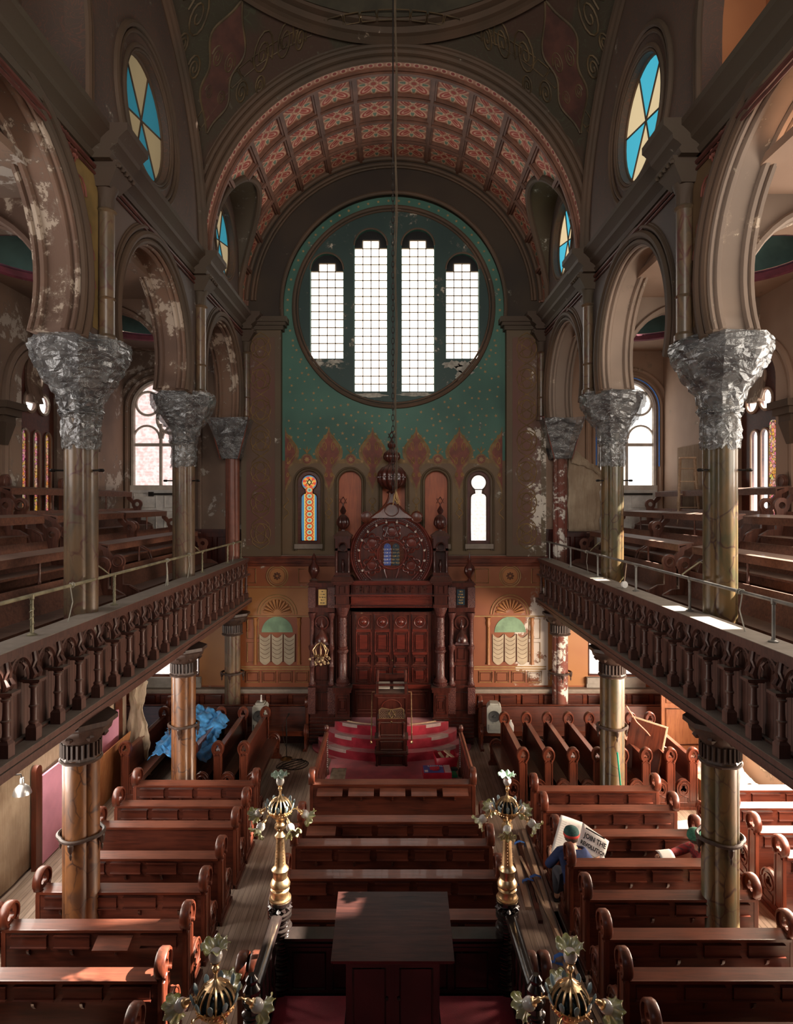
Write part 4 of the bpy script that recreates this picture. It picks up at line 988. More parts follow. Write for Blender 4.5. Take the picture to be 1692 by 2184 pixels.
# ---------------------------------------------------------------- gallery benches
def gbench_end():
    out = [(-.10, 0), (.42, 0), (.42, .28), (.36, .44), (.22, .52), (.10, .53), (.10, .80)]+arc(.01, .92, .125, -40, 130, 10)+[(-.09, 1.04), (-.13, 1.09), (-.14, 1.15), (-.36, 1.24), (-.37, 1.18), (-.24, 1.11), (-.23, 1.04), (-.16, .98)]+arc(.01, .92, .125, 175, 225, 4)+[(-.10, .80)]
    return plate(out, [circ(.01, .92, .055, 16)], .055, 'yz', 0)
ge_me = gbench_end()
GB = {}
def gallery_bench(L, loc, rz, label):
    if L in GB: return dup(GB[L], loc, rz, label)
    th_ = thing('gallery_bench', label, 'bench', loc, rz, 'stepped wooden benches in the galleries'); GB[L] = th_; h = L/2
    for q in (-1, 1):
        o = link('bench_end', ge_me, m_galz, th_); o.location = (q*(h-.03), 0, 0)
        MB().tube([(q*.03, .01+a, .92+c) for a, c in circ(0, 0, .085, 18)], .014, 5, True).build('end_rosette', m_galz, o); b = MB(); b.tube([(q*.03, a, c) for a, c in [(.41, 0), (.41, .28), (.355, .42), (.22, .50)]], .01, 4); b.build('end_edge_bead', m_galz, o)
    b = MB(); b.box(-h, h, -.155, -.13, 1.10, 1.205); b.poly([(-h, -.40, 1.225), (-h, -.125, 1.19), (-h, -.125, 1.215), (-h, -.40, 1.25)], (L, 0, 0)); b.build('book_shelf', m_galp, th_)
    b = MB().poly([(-h+.05, -.09, .82), (-h+.05, .00, .40), (-h+.05, .025, .40), (-h+.05, -.065, .82)], (L-.1, 0, 0)); b.box(-h+.05, h-.05, -.03, .0, 0, .40); b.build('backrest', m_galp, th_)
    b = MB().box(-h+.05, h-.05, 0, .40, .40, .43).box(-h+.05, h-.05, .34, .36, .28, .40); b.build('seat', m_galp, th_)
    for x in ([0] if L < 3 else [-h*.45, h*.45]):
        MB().lathe([(.02, .80), (.026, .84), (.016, .86), (.02, .93), (.014, .98), (.022, 1.0), (.016, 1.03), (.022, 1.12), (.018, 1.17)], (x, -.16, 0), 8).build('spindle', m_galz, th_)
    return th_
TZ = {4.75: 4.05, 5.5: 4.55, 6.3: 5.02}
for s in (-1, 1):
    for X, row, segs in ((4.75, 'lowest', [(4.6, 10.35), (10.85, 15.75)]), (5.5, 'middle', [(4.6, 10.2), (10.6, 13.2), (13.3, 15.7)]), (6.3, 'topmost', [(4.6, 10.3), (10.65, 15.55)])):
        for i, (a, c) in enumerate(segs):
            where = ['nearer the camera', 'towards the painted end wall'][i] if len(segs) == 2 else ['nearer the camera', 'between the other two', 'closest to the exit door'][i]
            gallery_bench(round(c-a, 2), (s*X, (a+c)/2, TZ[X]), -s*(-pi/2) if s > 0 else -pi/2, 'gallery bench on the %s step, %s, %s' % (row, where, SIDE[s]))
    # high backs standing against the outer wall
    for y, nm in ((11.0, 'below the tall tracery window'), (12.9, 'between the tracery window and the end wall')):
        b = MB().poly([(0, a, c) for a, c in [(-.09, 0), (.09, 0), (.09, 1.22)]+arc(0, 1.33, .13, -40, 220, 14)+[(-.09, 1.22)]], (-s*.06, 0, 0)); b.tube([(-s*.06, a, 1.33+c) for a, c in circ(0, 0, .09, 16)], .012, 5, True)
        o = b.build('bench_end_post', m_galz); o.location = (s*6.78, y, 5.02); tag(o, 'round-headed dark bench post %s %s' % (nm, SIDE[s]), 'post')
t = T('carved_column_wood'); p = t.coord('Object'); e_ = t.voro(t.scale(p, (1, 1, .8)), 34, 'DISTANCE_TO_EDGE'); n = t.noise(p, 5, 4)
m_carved = t.done(t.mix(e_.ss(.0, .12), t.mix(n.ss(.3, .7), (.13, .045, .033), (.20, .075, .055)), (.055, .011, .010)), .42, 0, e_, .8, .012, Coat_Weight=.15)
# ---------------------------------------------------------------- carpeted steps
AX = -.05
def halfell(cx, y1, rx, ry, n=40): return [(cx+rx*cos(R(180+180*i/n)), y1+ry*sin(R(180+180*i/n))) for i in range(n+1)]
th_ = thing('carpeted_steps', 'curved steps in crimson carpet rising to the carved ark', 'steps', (AX, 15.3, 0))
for k, (rx, yf, z) in enumerate(((1.95, 14.45, .03), (1.80, 14.50, .23), (1.60, 14.74, .45), (1.40, 15.0, .67))):
    pts = [(x-AX, y-15.3) for x, y in halfell(AX, 15.55, rx, 15.55-yf)]+[(rx, .8), (-rx, .8)]
    me = plate(pts, [], z, 'xy', z/2-.0)
    link('step', me, m_carpet, th_)
me = MB().box(-1.40, 1.40, -1.70, -.6, 0, .035); me.build('landing_carpet', m_carpet, th_)
b = MB()
for a0, a1 in ((200, 248), (292, 340)): b.tube([(1.15*cos(R(a0+(a1-a0)*i/14)), .22+.42*sin(R(a0+(a1-a0)*i/14)), .68) for i in range(15)], .018, 5)
b.build('bare_seam', m_board, th_)
i = 0
for sx, words_ in ((-1, 'microphone-stand'), (1, 'loudspeaker')):
    for k, (rx, ry, z) in enumerate(((1.40, .55, .672), (1.60, .81, .452), (1.80, 1.05, .232))):
        a0 = {-1: (212, 234), 1: (306, 328)}[sx]; P = []
        for rr in (1.0, .88): P += [(AX+rx*rr*cos(R(a)), 15.55+ry*rr*sin(R(a))) for a in ([a0[0]+(a0[1]-a0[0])*j/8 for j in range(9)] if rr == 1.0 else [a0[1]-(a0[1]-a0[0])*j/8 for j in range(9)])]
        b = MB().poly([(x, y, z) for x, y in P], (0, 0, .006))
        for j in range(8):
            (x0, y0), (x1, y1) = P[j], P[j+1]; e = 1.004
            b.poly([(x0, y0-.006, z+.004), (x1, y1-.006, z+.004), (x1, y1-.006, z-.07), (x0, y0-.006, z-.07)], (0, -.004, 0))
        o = b.build('step_patch', plain('pale_patch_cloth', (.50, .36, .33), .8)); tag(o, 'pale worn patch on the %s carpeted step, nearer the %s' % (['top', 'middle', 'lowest curved'][k], words_), 'patch')
# ---------------------------------------------------------------- the ark
ark = thing('carved_ark', 'tall carved mahogany ark with domed crown, columns and tablets of the law', 'ark', (AX, 15.6, 0))
def frame(b, x0, x1, z0, z1, y, r_=.014, n=4): b.tube([(x0, y, z0), (x1, y, z0), (x1, y, z1), (x0, y, z1)], r_, n, True)
def A(b, nm, m=None, par=None): return b.build(nm, m or m_ark, par or ark)
b = MB(); b.box(-.98, .98, .05, .55, .67, 4.0); b.box(-2.0, 2.0, .25, .55, 0, 3.3); A(b, 'carcass')
# base panels behind the lectern
b = MB()
for x0, x1 in ((-.95, -.05), (.05, .95)): frame(b, x0+.05, x1-.05, .78, 1.32, .03, .02); frame(b, x0+.12, x1-.12, .86, 1.24, .03, .014)
b.box(-.98, .98, -.02, .05, 1.40, 1.50); A(b, 'base_panel', m_arkred)
# four door leaves, each with a roundel and stacked panels
for k in range(4):
    x0 = -.92+.46*k; x1 = x0+.455; cx = (x0+x1)/2
    d = MB().box(x0, x1, -.01, .06, 1.52, 3.28); d = A(d, 'door')
    q = MB(); frame(q, x0+.04, x1-.04, 2.86, 3.22, -.015, .018); q.tube([(cx+a, -.015, 3.04+c) for a, c in circ(0, 0, .13, 22)], .016, 5, True); q.tube([(cx+a, -.015, 3.04+c) for a, c in circ(0, 0, .085, 18)], .010, 4, True); q.lathe([(.07, 0), (.05, .02), (.015, .035)], (cx, -.01, 3.04), 10, (0, -1, 0))
    for z0, z1 in ((2.30, 2.80), (1.98, 2.24), (1.56, 1.92)):
        frame(q, x0+.05, x1-.05, z0, z1, -.015, .020); frame(q, x0+.10, x1-.10, z0+.05, z1-.05, -.018, .012); q.box(x0+.13, x1-.13, -.035, 0, z0+.08, z1-.08)
    q.box(x0+.05, x1-.05, -.04, 0, 2.80, 2.86); q.box(x0+.05, x1-.05, -.04, 0, 2.24, 2.30)
    A(q, 'door_moulding', m_arkred, d)  # lighter wood paints in the moulding highlights against the dark doors
    if k == 2: A(MB().lathe([(.012, 0), (.02, .01), (.018, .03)], (x0+.02, -.01, 2.1), 8, (0, -1, 0)), 'door_knob', m_brassd, d)
# entablature
b = MB()
for z0, z1, e in ((3.30, 3.40, .02), (3.40, 3.44, .08), (3.46, 3.62, .04), (3.62, 3.66, .10), (3.69, 3.73, .13), (3.96, 4.00, .10), (4.00, 4.07, .18)): b.box(-1.0, 1.0, -e, .1, z0, z1)
b.box(-1.0, 1.0, -.02, .1, 3.3, 4.05)
for k in range(56): b.box(-.98+k*.035, -.96+k*.035, -.145, -.10, 3.66, 3.69); b.box(-.98+k*.035, -.965+k*.035, -.13, -.05, 3.42, 3.45)
A(b, 'entablature', m_arkred)
b = MB()
for k in range(9): x = -.90+.2*k; b.box(x, x+.16, -.05, 0, 3.76, 3.93); b.box(x-.03, x-.012, -.10, 0, 3.74, 3.95)
for k in range(46): x, z = random.uniform(-.92, .92), random.uniform(3.77, 3.92); b.lathe([(.018, 0), (.006, .014)], (x, -.05, z), 6, (0, -1, 0))
A(b, 'carved_frieze')
# great roundel
RZ = 4.70; RR = 1.02
def cutarc(r_, n=64):
    a0 = math.degrees(math.asin(max(-1, (4.07-RZ)/r_))); return arc(0, RZ, r_, a0, 180-a0, n)
link('roundel_board', plate(cutarc(RR), [], .12, 'xz', .12), m_ark, ark)
b = MB()
for r_, q, y in ((1.0, .035, .05), (.95, .015, .03), (.86, .012, .04), (.80, .030, .05)): b.tube([(x, y, z) for x, z in cutarc(r_, 72)], q, 7)
for x, z in cutarc(.905, 70): b.lathe([(.016, -.014), (.021, 0), (.016, .014)], (x, .04, z), 6)
A(b, 'roundel_rim', m_arkred)
b = MB()
for k in range(6):
    a = R(90+60*k); cx, cz = .56*cos(a), RZ+.56*sin(a)
    if k == 3: cz += .02
    if k != 3:
        for j in range(6): t_ = a+R(60*j); b.tube([(cx+.155*cos(t_)+.075*cos(t_+R(q)), .035, cz+.155*sin(t_)+.075*sin(t_+R(q))) for q in range(-105, 106, 15)], .022, 5)
        b.tube([(cx+u, .045, cz+v) for u, v in circ(0, 0, .11, 20)], .018, 5, True); b.lathe([(.10, 0), (.09, .015), (.02, .02)], (cx, .06, cz), 16, (0, -1, 0))
    a2 = a+R(30)
    for q in (-1, 1): b.tube([((.36+.40*t)*cos(a2+q*R(24)*sin(t*pi/2)), .045, RZ+(.36+.40*t)*sin(a2+q*R(24)*sin(t*pi/2))) for t in [i/10 for i in range(11)] if RZ+(.36+.40*t)*sin(a2+q*R(24)*sin(t*pi/2)) > 4.09], .022, 5)
    b.lathe([(.03, 0), (.012, .05)], (.40*cos(a2), .05, RZ+.40*sin(a2)), 8, (0, -1, 0))
A(b, 'roundel_tracery', m_arkred)
b = MB()
for r_, q in ((.355, .030), (.315, .012)): b.tube([(x, .04, z) for x, z in circ(0, RZ, r_, 40)], q, 6, True)
b.poly([(x, .05, z) for x, z in circ(0, RZ, .31, 36)], (0, .02, 0))
A(b, 'tablet_surround', m_arkred)
b = MB()
for k in range(54): a = 2*pi*k/54; b.tube([(.14*cos(a), .045, RZ+.17*sin(a)), (.30*cos(a), .042, RZ+.30*sin(a))], .006, 4)
A(b, 'gilded_rays', plain('dull_gilded_rays', (.20, .11, .05), .4, .6))
m_tb = plain('blue_enamel', (.05, .09, .33), .35); m_td = plain('dark_blue_enamel', (.012, .03, .045), .35, 0, .5, 20); m_tw = plain('white_lettering', (.75, .72, .68), .6); m_tg = plain('gold_lettering', (.55, .36, .12), .5)
HB = [['ו׳', 'לא תרצח', 'לא תנאף', 'לא תגנב', 'לא תענה', 'לא תחמד'], ['א׳', 'אנכי ד׳', 'לא יהיה', 'לא תשא', 'זכור את', 'כבד את']]
for k, cx in enumerate((-.105, .105)):
    tb = link('law_tablet', plate(archhole(cx, .085, RZ-.27, RZ+.27, 12), [], .02, 'xz', .03), (m_tb, m_td)[k], ark); tb['label'] = ('bright blue tablet with white lettering', 'dark worn tablet with gold lettering')[k]
    q = MB()
    for j, s_ in enumerate(HB[k]):
        me = text_mesh(s_[::-1], .062 if j else .05, .001, sx=.92 if j else 1); q.add(me, Matrix.Translation((cx, .018, RZ+.205-j*.083))); bpy.data.meshes.remove(me)
    q.build('lettering', (m_tw, m_tg)[k], tb, None)
# unlit bulbs round the rim
for k in range(14):
    a = R(-28+236*k/13); x, z = .85*cos(a), RZ+.85*sin(a)
    if z < 4.12: continue
    b = MB().lathe([(.012, 0), (.014, .03), (.020, .045), (.030, .07), (.026, .095), (.008, .108)], (x, .03, z), 10, (-.4*cos(a), -.8, -.5*sin(a)-.15))
    b.build('bulb', plain('frosted_bulb', (.62, .56, .50), .3) if k == 0 else bpy.data.materials['frosted_bulb'], ark)
# crown: ogee, urns, star
b = MB(); n_ = 14; rs = []
for i, t in enumerate([j/n_ for j in range(n_+1)]):
    hw = .46*(1-t)**2.0+.045; z = 5.60+.62*t; hd = .12*(1-t)+.05
    rs.append([b.b.verts.new((x, y, z)) for x, y in ((-hw, .12-hd), (hw, .12-hd), (hw, .12+hd), (-hw, .12+hd))])
b.rings(rs)
for q in (-1, 1):
    b.tube([(q*(.47*(1-t)**2.0+.05), -.01, 5.60+.62*t) for t in [j/12 for j in range(13)]], .028, 5); b.lathe([(.13, 0), (.12, .03), (.05, .05)], (q*.62, .02, 5.62), 14, (0, -1, 0)); b.tube([(q*(.62+.13*cos(t)), .0, 5.62+.13*sin(t)) for t in [j/3 for j in range(19)]], .022, 5)
b.tube([(.16*cos(a), -.03, 5.80+.16*sin(a)) for a in [2*pi*i/20 for i in range(20)]], .02, 5, True); b.lathe([(.10, 6.2), (.14, 6.24), (.07, 6.28)], (0, .12, 0), 12)
A(b, 'crown', m_pewz)
flute = lambda a, z: .05*cos(16*a)
b = MB().lathe([(.04, 6.26), (.07, 6.29), (.15, 6.32), (.26, 6.39), (.33, 6.48), (.345, 6.56), (.33, 6.60), (.345, 6.64), (.32, 6.74), (.24, 6.84), (.14, 6.90), (.08, 6.93), (.07, 6.97), (.13, 7.0), (.19, 7.06), (.205, 7.12), (.18, 7.20), (.11, 7.27), (.05, 7.31), (.09, 7.36), (.10, 7.42), (.05, 7.48), (.025, 7.52), (.02, 7.56)], (0, .12, 0), 112, lob=lambda a, z: .06*cos(14*a))
for k in range(28): a = 2*pi*k/28; b.lathe([(.02, -.02), (.026, 0), (.02, .02)], (.345*cos(a), .12+.345*sin(a), 6.60), 6)
hexagram(b, (0, .12, 7.64), .10, .013, 0); A(b, 'urn_finial')
# flanking towers, big columns and pedestals
for s in (-1, 1):
    x = s*1.20
    b = MB().box(x-.21, x+.21, -.24, .16, .67, .76).box(x-.18, x+.18, -.21, .13, .76, 1.36).box(x-.22, x+.22, -.25, .16, 1.36, 1.44).box(x-.24, x+.24, -.27, .18, 1.44, 1.49)
    for r_ in (.13, .09, .055): frame(b, x-r_, x+r_, 1.06-r_*1.7, 1.06+r_*1.7, -.215, .012)
    for j in range(4): frame(b, x-.19, x+.19, .70-.0+j*0, .72, -.25, .01)
    b.build('pedestal', m_ark, ark)
    b = MB().lathe([(.17, 1.49), (.18, 1.52), (.15, 1.55), (.17, 1.60), (.13, 1.66), (.105, 1.70), (.10, 2.28), (.125, 2.30), (.13, 2.36), (.11, 2.38), (.125, 2.42), (.10, 2.45), (.095, 3.16), (.12, 3.18), (.10, 3.20), (.14, 3.30), (.17, 3.38), (.18, 3.42)], (x, -.04, 0), 20)
    for j in range(22): a = 2*pi*j/22; b.lathe([(.010, -.01), (.016, 0), (.010, .01)], (x+.13*cos(a), -.04+.13*sin(a), 2.33), 5); b.lathe([(.01, -.012), (.016, 0), (.01, .012)], (x+.175*cos(a), -.04+.175*sin(a), 1.525), 5)
    for j in range(40): a = j*2.4; z = 2.5+j*.0165; b.lathe([(.016, 0), (.004, .014)], (x+.098*cos(a), -.04+.098*sin(a), z), 5, (cos(a), sin(a), 0))
    A(b, 'column', m_carved)
    b = MB()
    for q in (-.17, .17): b.tube([(x+q, .08, 1.5), (x+q, .08, 3.2)], .022, 6); 
    for j in range(40): b.lathe([(.008, -.008), (.014, 0), (.008, .008)], (x-s*.17, .05, 1.55+j*.042), 5)
    A(b, 'rope_shaft')
    b = MB()
    for z0, z1, e in ((3.42, 3.50, .19), (3.50, 3.70, .16), (3.70, 3.74, .20), (3.74, 3.98, .17), (3.98, 4.02, .21), (4.02, 4.06, .26)): b.box(x-e, x+e, -.04-e, .25, z0, z1)
    b.slopebox(x, .02, 4.06, 4.18, (.29, .30), (.22, .22))
    for q in (-.11, .11): b.box(x+q-.03, x+q+.03, -.25, -.18, 3.76, 3.96)
    frame(b, x-.06, x+.06, 3.78, 3.94, -.215, .01); A(b, 'tower_base')
    b = MB().box(x-.19, x+.19, -.14, -.06, 4.18, 4.26).box(x-.18, x-.12, -.14, .22, 4.26, 4.86).box(x+.12, x+.18, -.14, .22, 4.26, 4.86).box(x-.18, x+.18, .12, .22, 4.2, 5.1)
    b.add(plate([(x-.18, 4.80), (x+.18, 4.80), (x+.18, 5.10), (x-.18, 5.10)], [circ(x, 4.90, .10, 20)], .10, 'xz', -.09))
    b.tube([(x+.105*cos(R(a)), -.15, 4.90+.105*sin(R(a))) for a in range(-30, 211, 15)], .015, 5); b.box(x-.21, x+.21, -.17, .24, 5.10, 5.16); b.slopebox(x, .03, 5.16, 5.28, (.24, .22), (.10, .10))
    for q in (-.15, .15): b.lathe([(.03, 4.28), (.02, 4.32), (.022, 4.52), (.03, 4.55), (.02, 4.58), (.028, 4.76)], (x+q, -.16, 0), 8)
    b.lathe([(.03, 4.26), (.018, 4.30), (.05, 4.44), (.03, 4.50), (.015, 4.55), (.04, 4.58)], (x, 0, 0), 10)
    A(b, 'side_tower')
    b = MB().lathe([(.05, 5.26), (.04, 5.31), (.10, 5.35), (.155, 5.44), (.155, 5.50), (.13, 5.60), (.07, 5.66), (.03, 5.69), (.06, 5.73), (.075, 5.78), (.04, 5.85), (.015, 5.90), (.012, 5.95)], (x, .03, 0), 72, lob=lambda a, z: .06*cos(12*a))
    hexagram(b, (x, .03, 6.02), .10, .010, 0); A(b, 'finial')
    # outer wing with plaque and two slim columns
    w_ = MB().box(min(s*1.42, s*2.02), max(s*1.42, s*2.02), .02, .4, 0, 3.95); w_.box(s*1.72-.32, s*1.72+.32, -.02, .4, 1.40, 1.48).box(s*1.72-.32, s*1.72+.32, -.03, .4, 3.28, 3.40).box(s*1.72-.32, s*1.72+.32, -.03, .4, 3.90, 4.0)
    for j in range(7): w_.box(s*1.72-.31, s*1.72+.31, -.05+.006*j, .02, .10+j*.09, .14+j*.09)
    frame(w_, s*1.72-.16, s*1.72+.16, .85, 1.30, .01, .02); frame(w_, s*1.72-.14, s*1.72+.14, 1.6, 1.95, .01, .018); frame(w_, s*1.72-.16, s*1.72+.16, 2.05, 2.45, .01, .02); frame(w_, s*1.72-.08, s*1.72+.08, 2.12, 2.38, .01, .014)
    w_.tube([(s*1.72+a, 0, 3.02+c) for a, c in circ(0, 0, .16, 22)], .03, 6, True)
    w = A(w_, 'side_wing')
    q = MB()
    for xx in (1.48, 1.96): q.lathe([(.08, 1.48), (.09, 1.52), (.055, 1.58), (.05, 1.9), (.07, 1.95), (.05, 2.0), (.045, 2.3), (.08, 2.38), (.09, 2.44), (.06, 2.48), (.05, 2.54), (.045, 3.1), (.07, 3.14), (.10, 3.27)], (s*xx, -.02, 0), 12); q.box(s*xx-.09, s*xx+.09, -.11, .1, .8, 1.45); q.box(s*xx-.09, s*xx+.09, -.10, .1, 3.40, 3.9)
    A(q, 'slim_column', m_carved, w)
    q = MB().lathe([(.10, 0), (.09, .03), (.05, .05)], (0, 0, 0), 8); q = MB()
    q.slopebox(s*1.72, -.04, 2.50, 2.56, (.17, .1), (.15, .08)); q.lathe([(.15, 2.56), (.155, 2.62), (.12, 2.72), (.06, 2.80), (.025, 2.86), (.05, 2.90), (.055, 2.95), (.02, 3.02), (.01, 3.10)], (s*1.72, -.05, 0), 14)
    A(q, 'canopy', None, w)
    pq = MB().box(s*1.70-.10, s*1.70+.10, -.045, 0, 3.46, 3.84).build('plaque', m_tg if s < 0 else m_td, w); pq['label'] = 'gold plaque with dark lettering' if s < 0 else 'dark plaque with gold lettering'
    q = MB()
    for j, tx in enumerate(('כתר', 'תורה', 'שויתי ד׳', 'לנגדי', 'תמיד')):
        me = text_mesh(tx[::-1], .055, .001); q.add(me, Matrix.Translation((s*1.70, -.048, 3.79-j*.07))); bpy.data.meshes.remove(me)
    q.build('lettering', m_td if s < 0 else m_tg, pq, None)
    q = MB()
    if s < 0: q.lathe([(.05, 4.0), (.12, 4.05), (.05, 4.1), (.08, 4.16), (.14, 4.28), (.13, 4.38), (.06, 4.48), (.04, 4.55), (.06, 4.60), (.01, 4.72)], (s*1.93, .1, 0), 12)
    else: q.lathe([(.08, 4.0), (.05, 4.06), (.03, 4.1), (.05, 4.14), (.11, 4.22), (.13, 4.30), (.11, 4.38), (.05, 4.45), (.03, 4.5), (.05, 4.55), (.02, 4.62), (.01, 4.76)], (s*1.93, .1, 0), 20, lob=lambda a, z: .06*cos(10*a))
    q.slopebox(s*1.93, .1, 3.95, 4.03, (.15, .14), (.09, .09)); A(q, 'finial', None, w)
# brass crown lamp with dusty flowers on the ark's wing
th_ = thing('brass_crown_lamp', 'small brass crown lamp with drooping pale flowers beside the ark columns', 'lamp', (AX-1.72, 15.35, 2.15))
b = MB()
for k in range(8): a = pi/4*k; b.tube([(.15*cos(a), .10*sin(a), .12), (.19*cos(a), .13*sin(a), .25), (.10*cos(a), .07*sin(a), .38), (0, 0, .44)], .010, 5)
b.tube([(.16*cos(a), .11*sin(a), .12) for a in [2*pi*i/20 for i in range(20)]], .014, 5, True); b.tube([(0, 0, .12), (0, .25, .05)], .012, 5); b.build('crown_frame', m_brass, th_)
b = MB(); random.seed(4)
for k in range(16):
    a = random.uniform(0, 6.3); r_ = random.uniform(.04, .30); x, z = r_*cos(a), .04+random.uniform(-.12, .12)
    b.lathe([(.008, 0), (.02, .02), (.034, .05), (.028, .06)], (x, -.06+random.uniform(-.05, .05), z), 7, (random.uniform(-1, 1), -.6, random.uniform(-1, .4)))
    b.tube([(x, -.05, z), (x*.3, 0, .1)], .005, 4)
b.build('flower_shades', plain('pale_gold_petals', (.50, .36, .20), .5, 0, .4, 30), th_)
# ---------------------------------------------------------------- lectern in front of the ark
th_ = thing('carved_lectern', 'dark carved tiered lectern with open books and a pierced star panel on the crimson steps', 'lectern', (AX, 14.3, 0))
w_ = .36
b = MB().box(-w_, w_, .35, .95, 0, 1.55).box(-w_-.03, w_+.03, .32, .98, 1.50, 1.55); b.box(-w_, -w_+.06, .35, .95, 1.5, 1.78).box(w_-.06, w_, .35, .95, 1.5, 1.78).box(-w_-.02, w_+.02, .90, .98, 1.55, 1.86)
b.build('rear_desk', m_ark, th_)
b = MB().box(-w_+.02, w_-.02, .36, .86, 1.60, 1.62, Matrix.Rotation(R(14), 3, 'X')).box(-w_, w_, .40, .46, 1.72, 1.76); b.build('desk_top', m_ark, th_)
for a0 in (-1, 1): MB().tube([(a0*(w_-.03), .55, 1.78), (a0*(w_-.03), .72, 1.90), (a0*(w_-.03), .95, 1.92)], [.03, .04, .04], 6).build('arm', m_arkred, th_)
b = MB(); b.tube([(.22*cos(R(a)), .335, 1.26+.16*sin(R(a))) for a in range(0, 181, 12)], .010, 5); frame(b, -w_+.04, w_-.04, 1.0, 1.46, .34, .012); b.build('arched_panel', m_arkred, th_)
# front half: cabinet with pierced reading slope
b = MB()
for z0, z1, e, d in ((0, .30, w_-.03, .0), (.30, .36, w_, -.03), (.36, .62, w_-.02, 0), (.62, .66, w_+.02, -.04), (.66, 1.06, w_-.08, .02), (1.06, 1.10, w_-.04, -.02)): b.box(-e, e, d, .36, z0, z1)
b.box(-w_-.02, w_+.02, -.05, .36, .30, .335)
for z0, z1 in ((.05, .26), (.40, .58), (.72, 1.0)): frame(b, -.25, .25, z0, z1, -.005 if z0 < .6 else .015, .018)
for k in range(24): b.lathe([(.008, -.008), (.013, 0), (.008, .008)], (-.34+.0296*k, -.05, .345), 5)
for q in (-1, 1):
    b.lathe([(.03, .66), (.035, .69), (.02, .72), (.02, .95), (.035, .98), (.03, 1.02)], (q*.28, -.0, 0), 8); b.lathe([(.03, 0), (.035, .05), (.02, .1), (.03, .28)], (q*(w_-.03), -.01, 0), 8)
b.build('cabinet', m_ark, th_)
b = MB(); q = plate([(-.28, 1.10), (.28, 1.10), (.28, 1.30), (.22, 1.34), (.1, 1.31), (0, 1.30), (-.1, 1.31), (-.22, 1.34), (-.28, 1.30)], [circ(-.25+.05*i+.025*(j % 2), 1.125+.028*j, .0125, 6) for j in range(7) for i in range(11) if not (abs(-.25+.05*i) < .1 and 1 < j < 6) and 1.125+.028*j < 1.29], .025, 'xz', .02)
th2 = link('pierced_panel', q, wood('carved_panel_wood', (.06, .03, .018), (.14, .075, .045), 'x', .5, .3), th_)
q = MB(); hexagram(q, (0, .0, 1.21), .10, .009, 0); q.tube([(x, .0, z) for x, z in ((-.28, 1.10), (.28, 1.10), (.28, 1.30), (.22, 1.34), (0, 1.30), (-.22, 1.34), (-.28, 1.30))], .010, 5, True); q.build('star_carving', m_golddim, th2)
MB().lathe([(.012, 0), (.022, .01), (.022, .02), (.01, .025)], (0, .02, 1.02), 10, (0, -1, 0)).build('ring_handle', m_brassd, th_)
b = MB()
for q in (-1, 1):
    x = q*(w_+.10); b.tube([(q*w_, .7, 1.50), (x, .66, 1.50), (x, .62, 1.45), (x, .10, .74)], .014, 7); b.tube([(x, .10, .74), (x, .10, .56)], .013, 6); b.lathe([(.03, 0), (.035, .03), (.02, .06)], (x, .10, .50), 8)
b.build('brass_handrail', m_brass, th_)
m_page = plain('aged_paper', (.60, .54, .45), .8)
for q, lab in ((-1, 'open book with plain pale pages on top of the carved lectern'), (1, 'open book on the carved lectern, on the loudspeaker side of the other book')):
    b = MB().box(q*.17-.13, q*.17+.13, 14.78-.0, 15.06, 1.66, 1.69, Matrix.Rotation(R(14), 3, 'X')); b2_ = b.build('open_book', m_page); b2_.location = (AX, 0, 0); tag(b2_, lab, 'book')
b = MB().tube([(AX+.02, 15.2, 1.86), (AX+.02, 15.15, 2.0), (AX+.05, 15.08, 2.07)], .010, 6); b.lathe([(.018, 0), (.02, .06), (.012, .08)], (AX+.05, 15.08, 2.07), 8, (.3, -.8, .3)); o = b.build('gooseneck_microphone', m_iron); tag(o, 'small gooseneck microphone on top of the carved lectern', 'microphone')
# ---------------------------------------------------------------- pews
def pew_end():
    out = [(-.15, 0), (.42, 0), (.42, .07), (.375, .11), (.385, .38)]+arc(.21, .40, .185, 0, 145, 12)+[(.07, .545), (.075, .60), (.075, .955)]+arc(-.03, 1.055, .125, -38, 218, 18)+[(-.135, .955), (-.135, .11), (-.15, .07)]
    return plate(out, [trefoil(-.03, 1.055, .068, 6), trefoil(.215, .40, .075, 6)], .05, 'yz', 0)
PE = pew_end(); PE.materials.append(m_pewz)
b = MB(); pts = arc(-.03, 1.055, .132, -52, 232, 20)
b.sweep([(-.055, -.012), (.055, -.012), (.055, .010), (.035, .024), (-.035, .024), (-.055, .010)], [(0, y, z) for y, z in pts], lambda i: (V((1, 0, 0)), V((0, pts[i][0]+.03, pts[i][1]-1.055)).normalized()))
for i in (0, -1): b.lathe([(.020, -.06), (.024, -.05), (.024, .05), (.020, .06)], (0, pts[i][0], pts[i][1]-.0), 10, (1, 0, 0))
HOOD = b.mesh('hood', 35); HOOD.materials.append(m_pewz)
b = MB()
for q in (-.03, .03):
    b.tube([(q, -.115, .16), (q, .055, .16), (q, .055, .90), (q, -.03, .945), (q, -.115, .90)], .011, 5, True)
    b.tube([(q, .11, .14), (q, .36, .14), (q, .36, .24), (q, .235, .27), (q, .11, .24)], .010, 5, True)
    b.tube([(q, .215+a, .40+c) for a, c in circ(0, 0, .115, 18)], .012, 5, True); b.tube([(q, a, c) for a, c in arc(.21, .40, .18, 0, 145, 12)], .013, 5)
    b.box(q-.015, q+.015, -.165, .435, 0, .06)
EMO = b.mesh('end_moulding', 35); EMO.materials.append(m_pewz)
PC = {}
def pm(key, fn, m):
    if key not in PC: me = fn(); me.materials.append(m); PC[key] = me
    return PC[key]
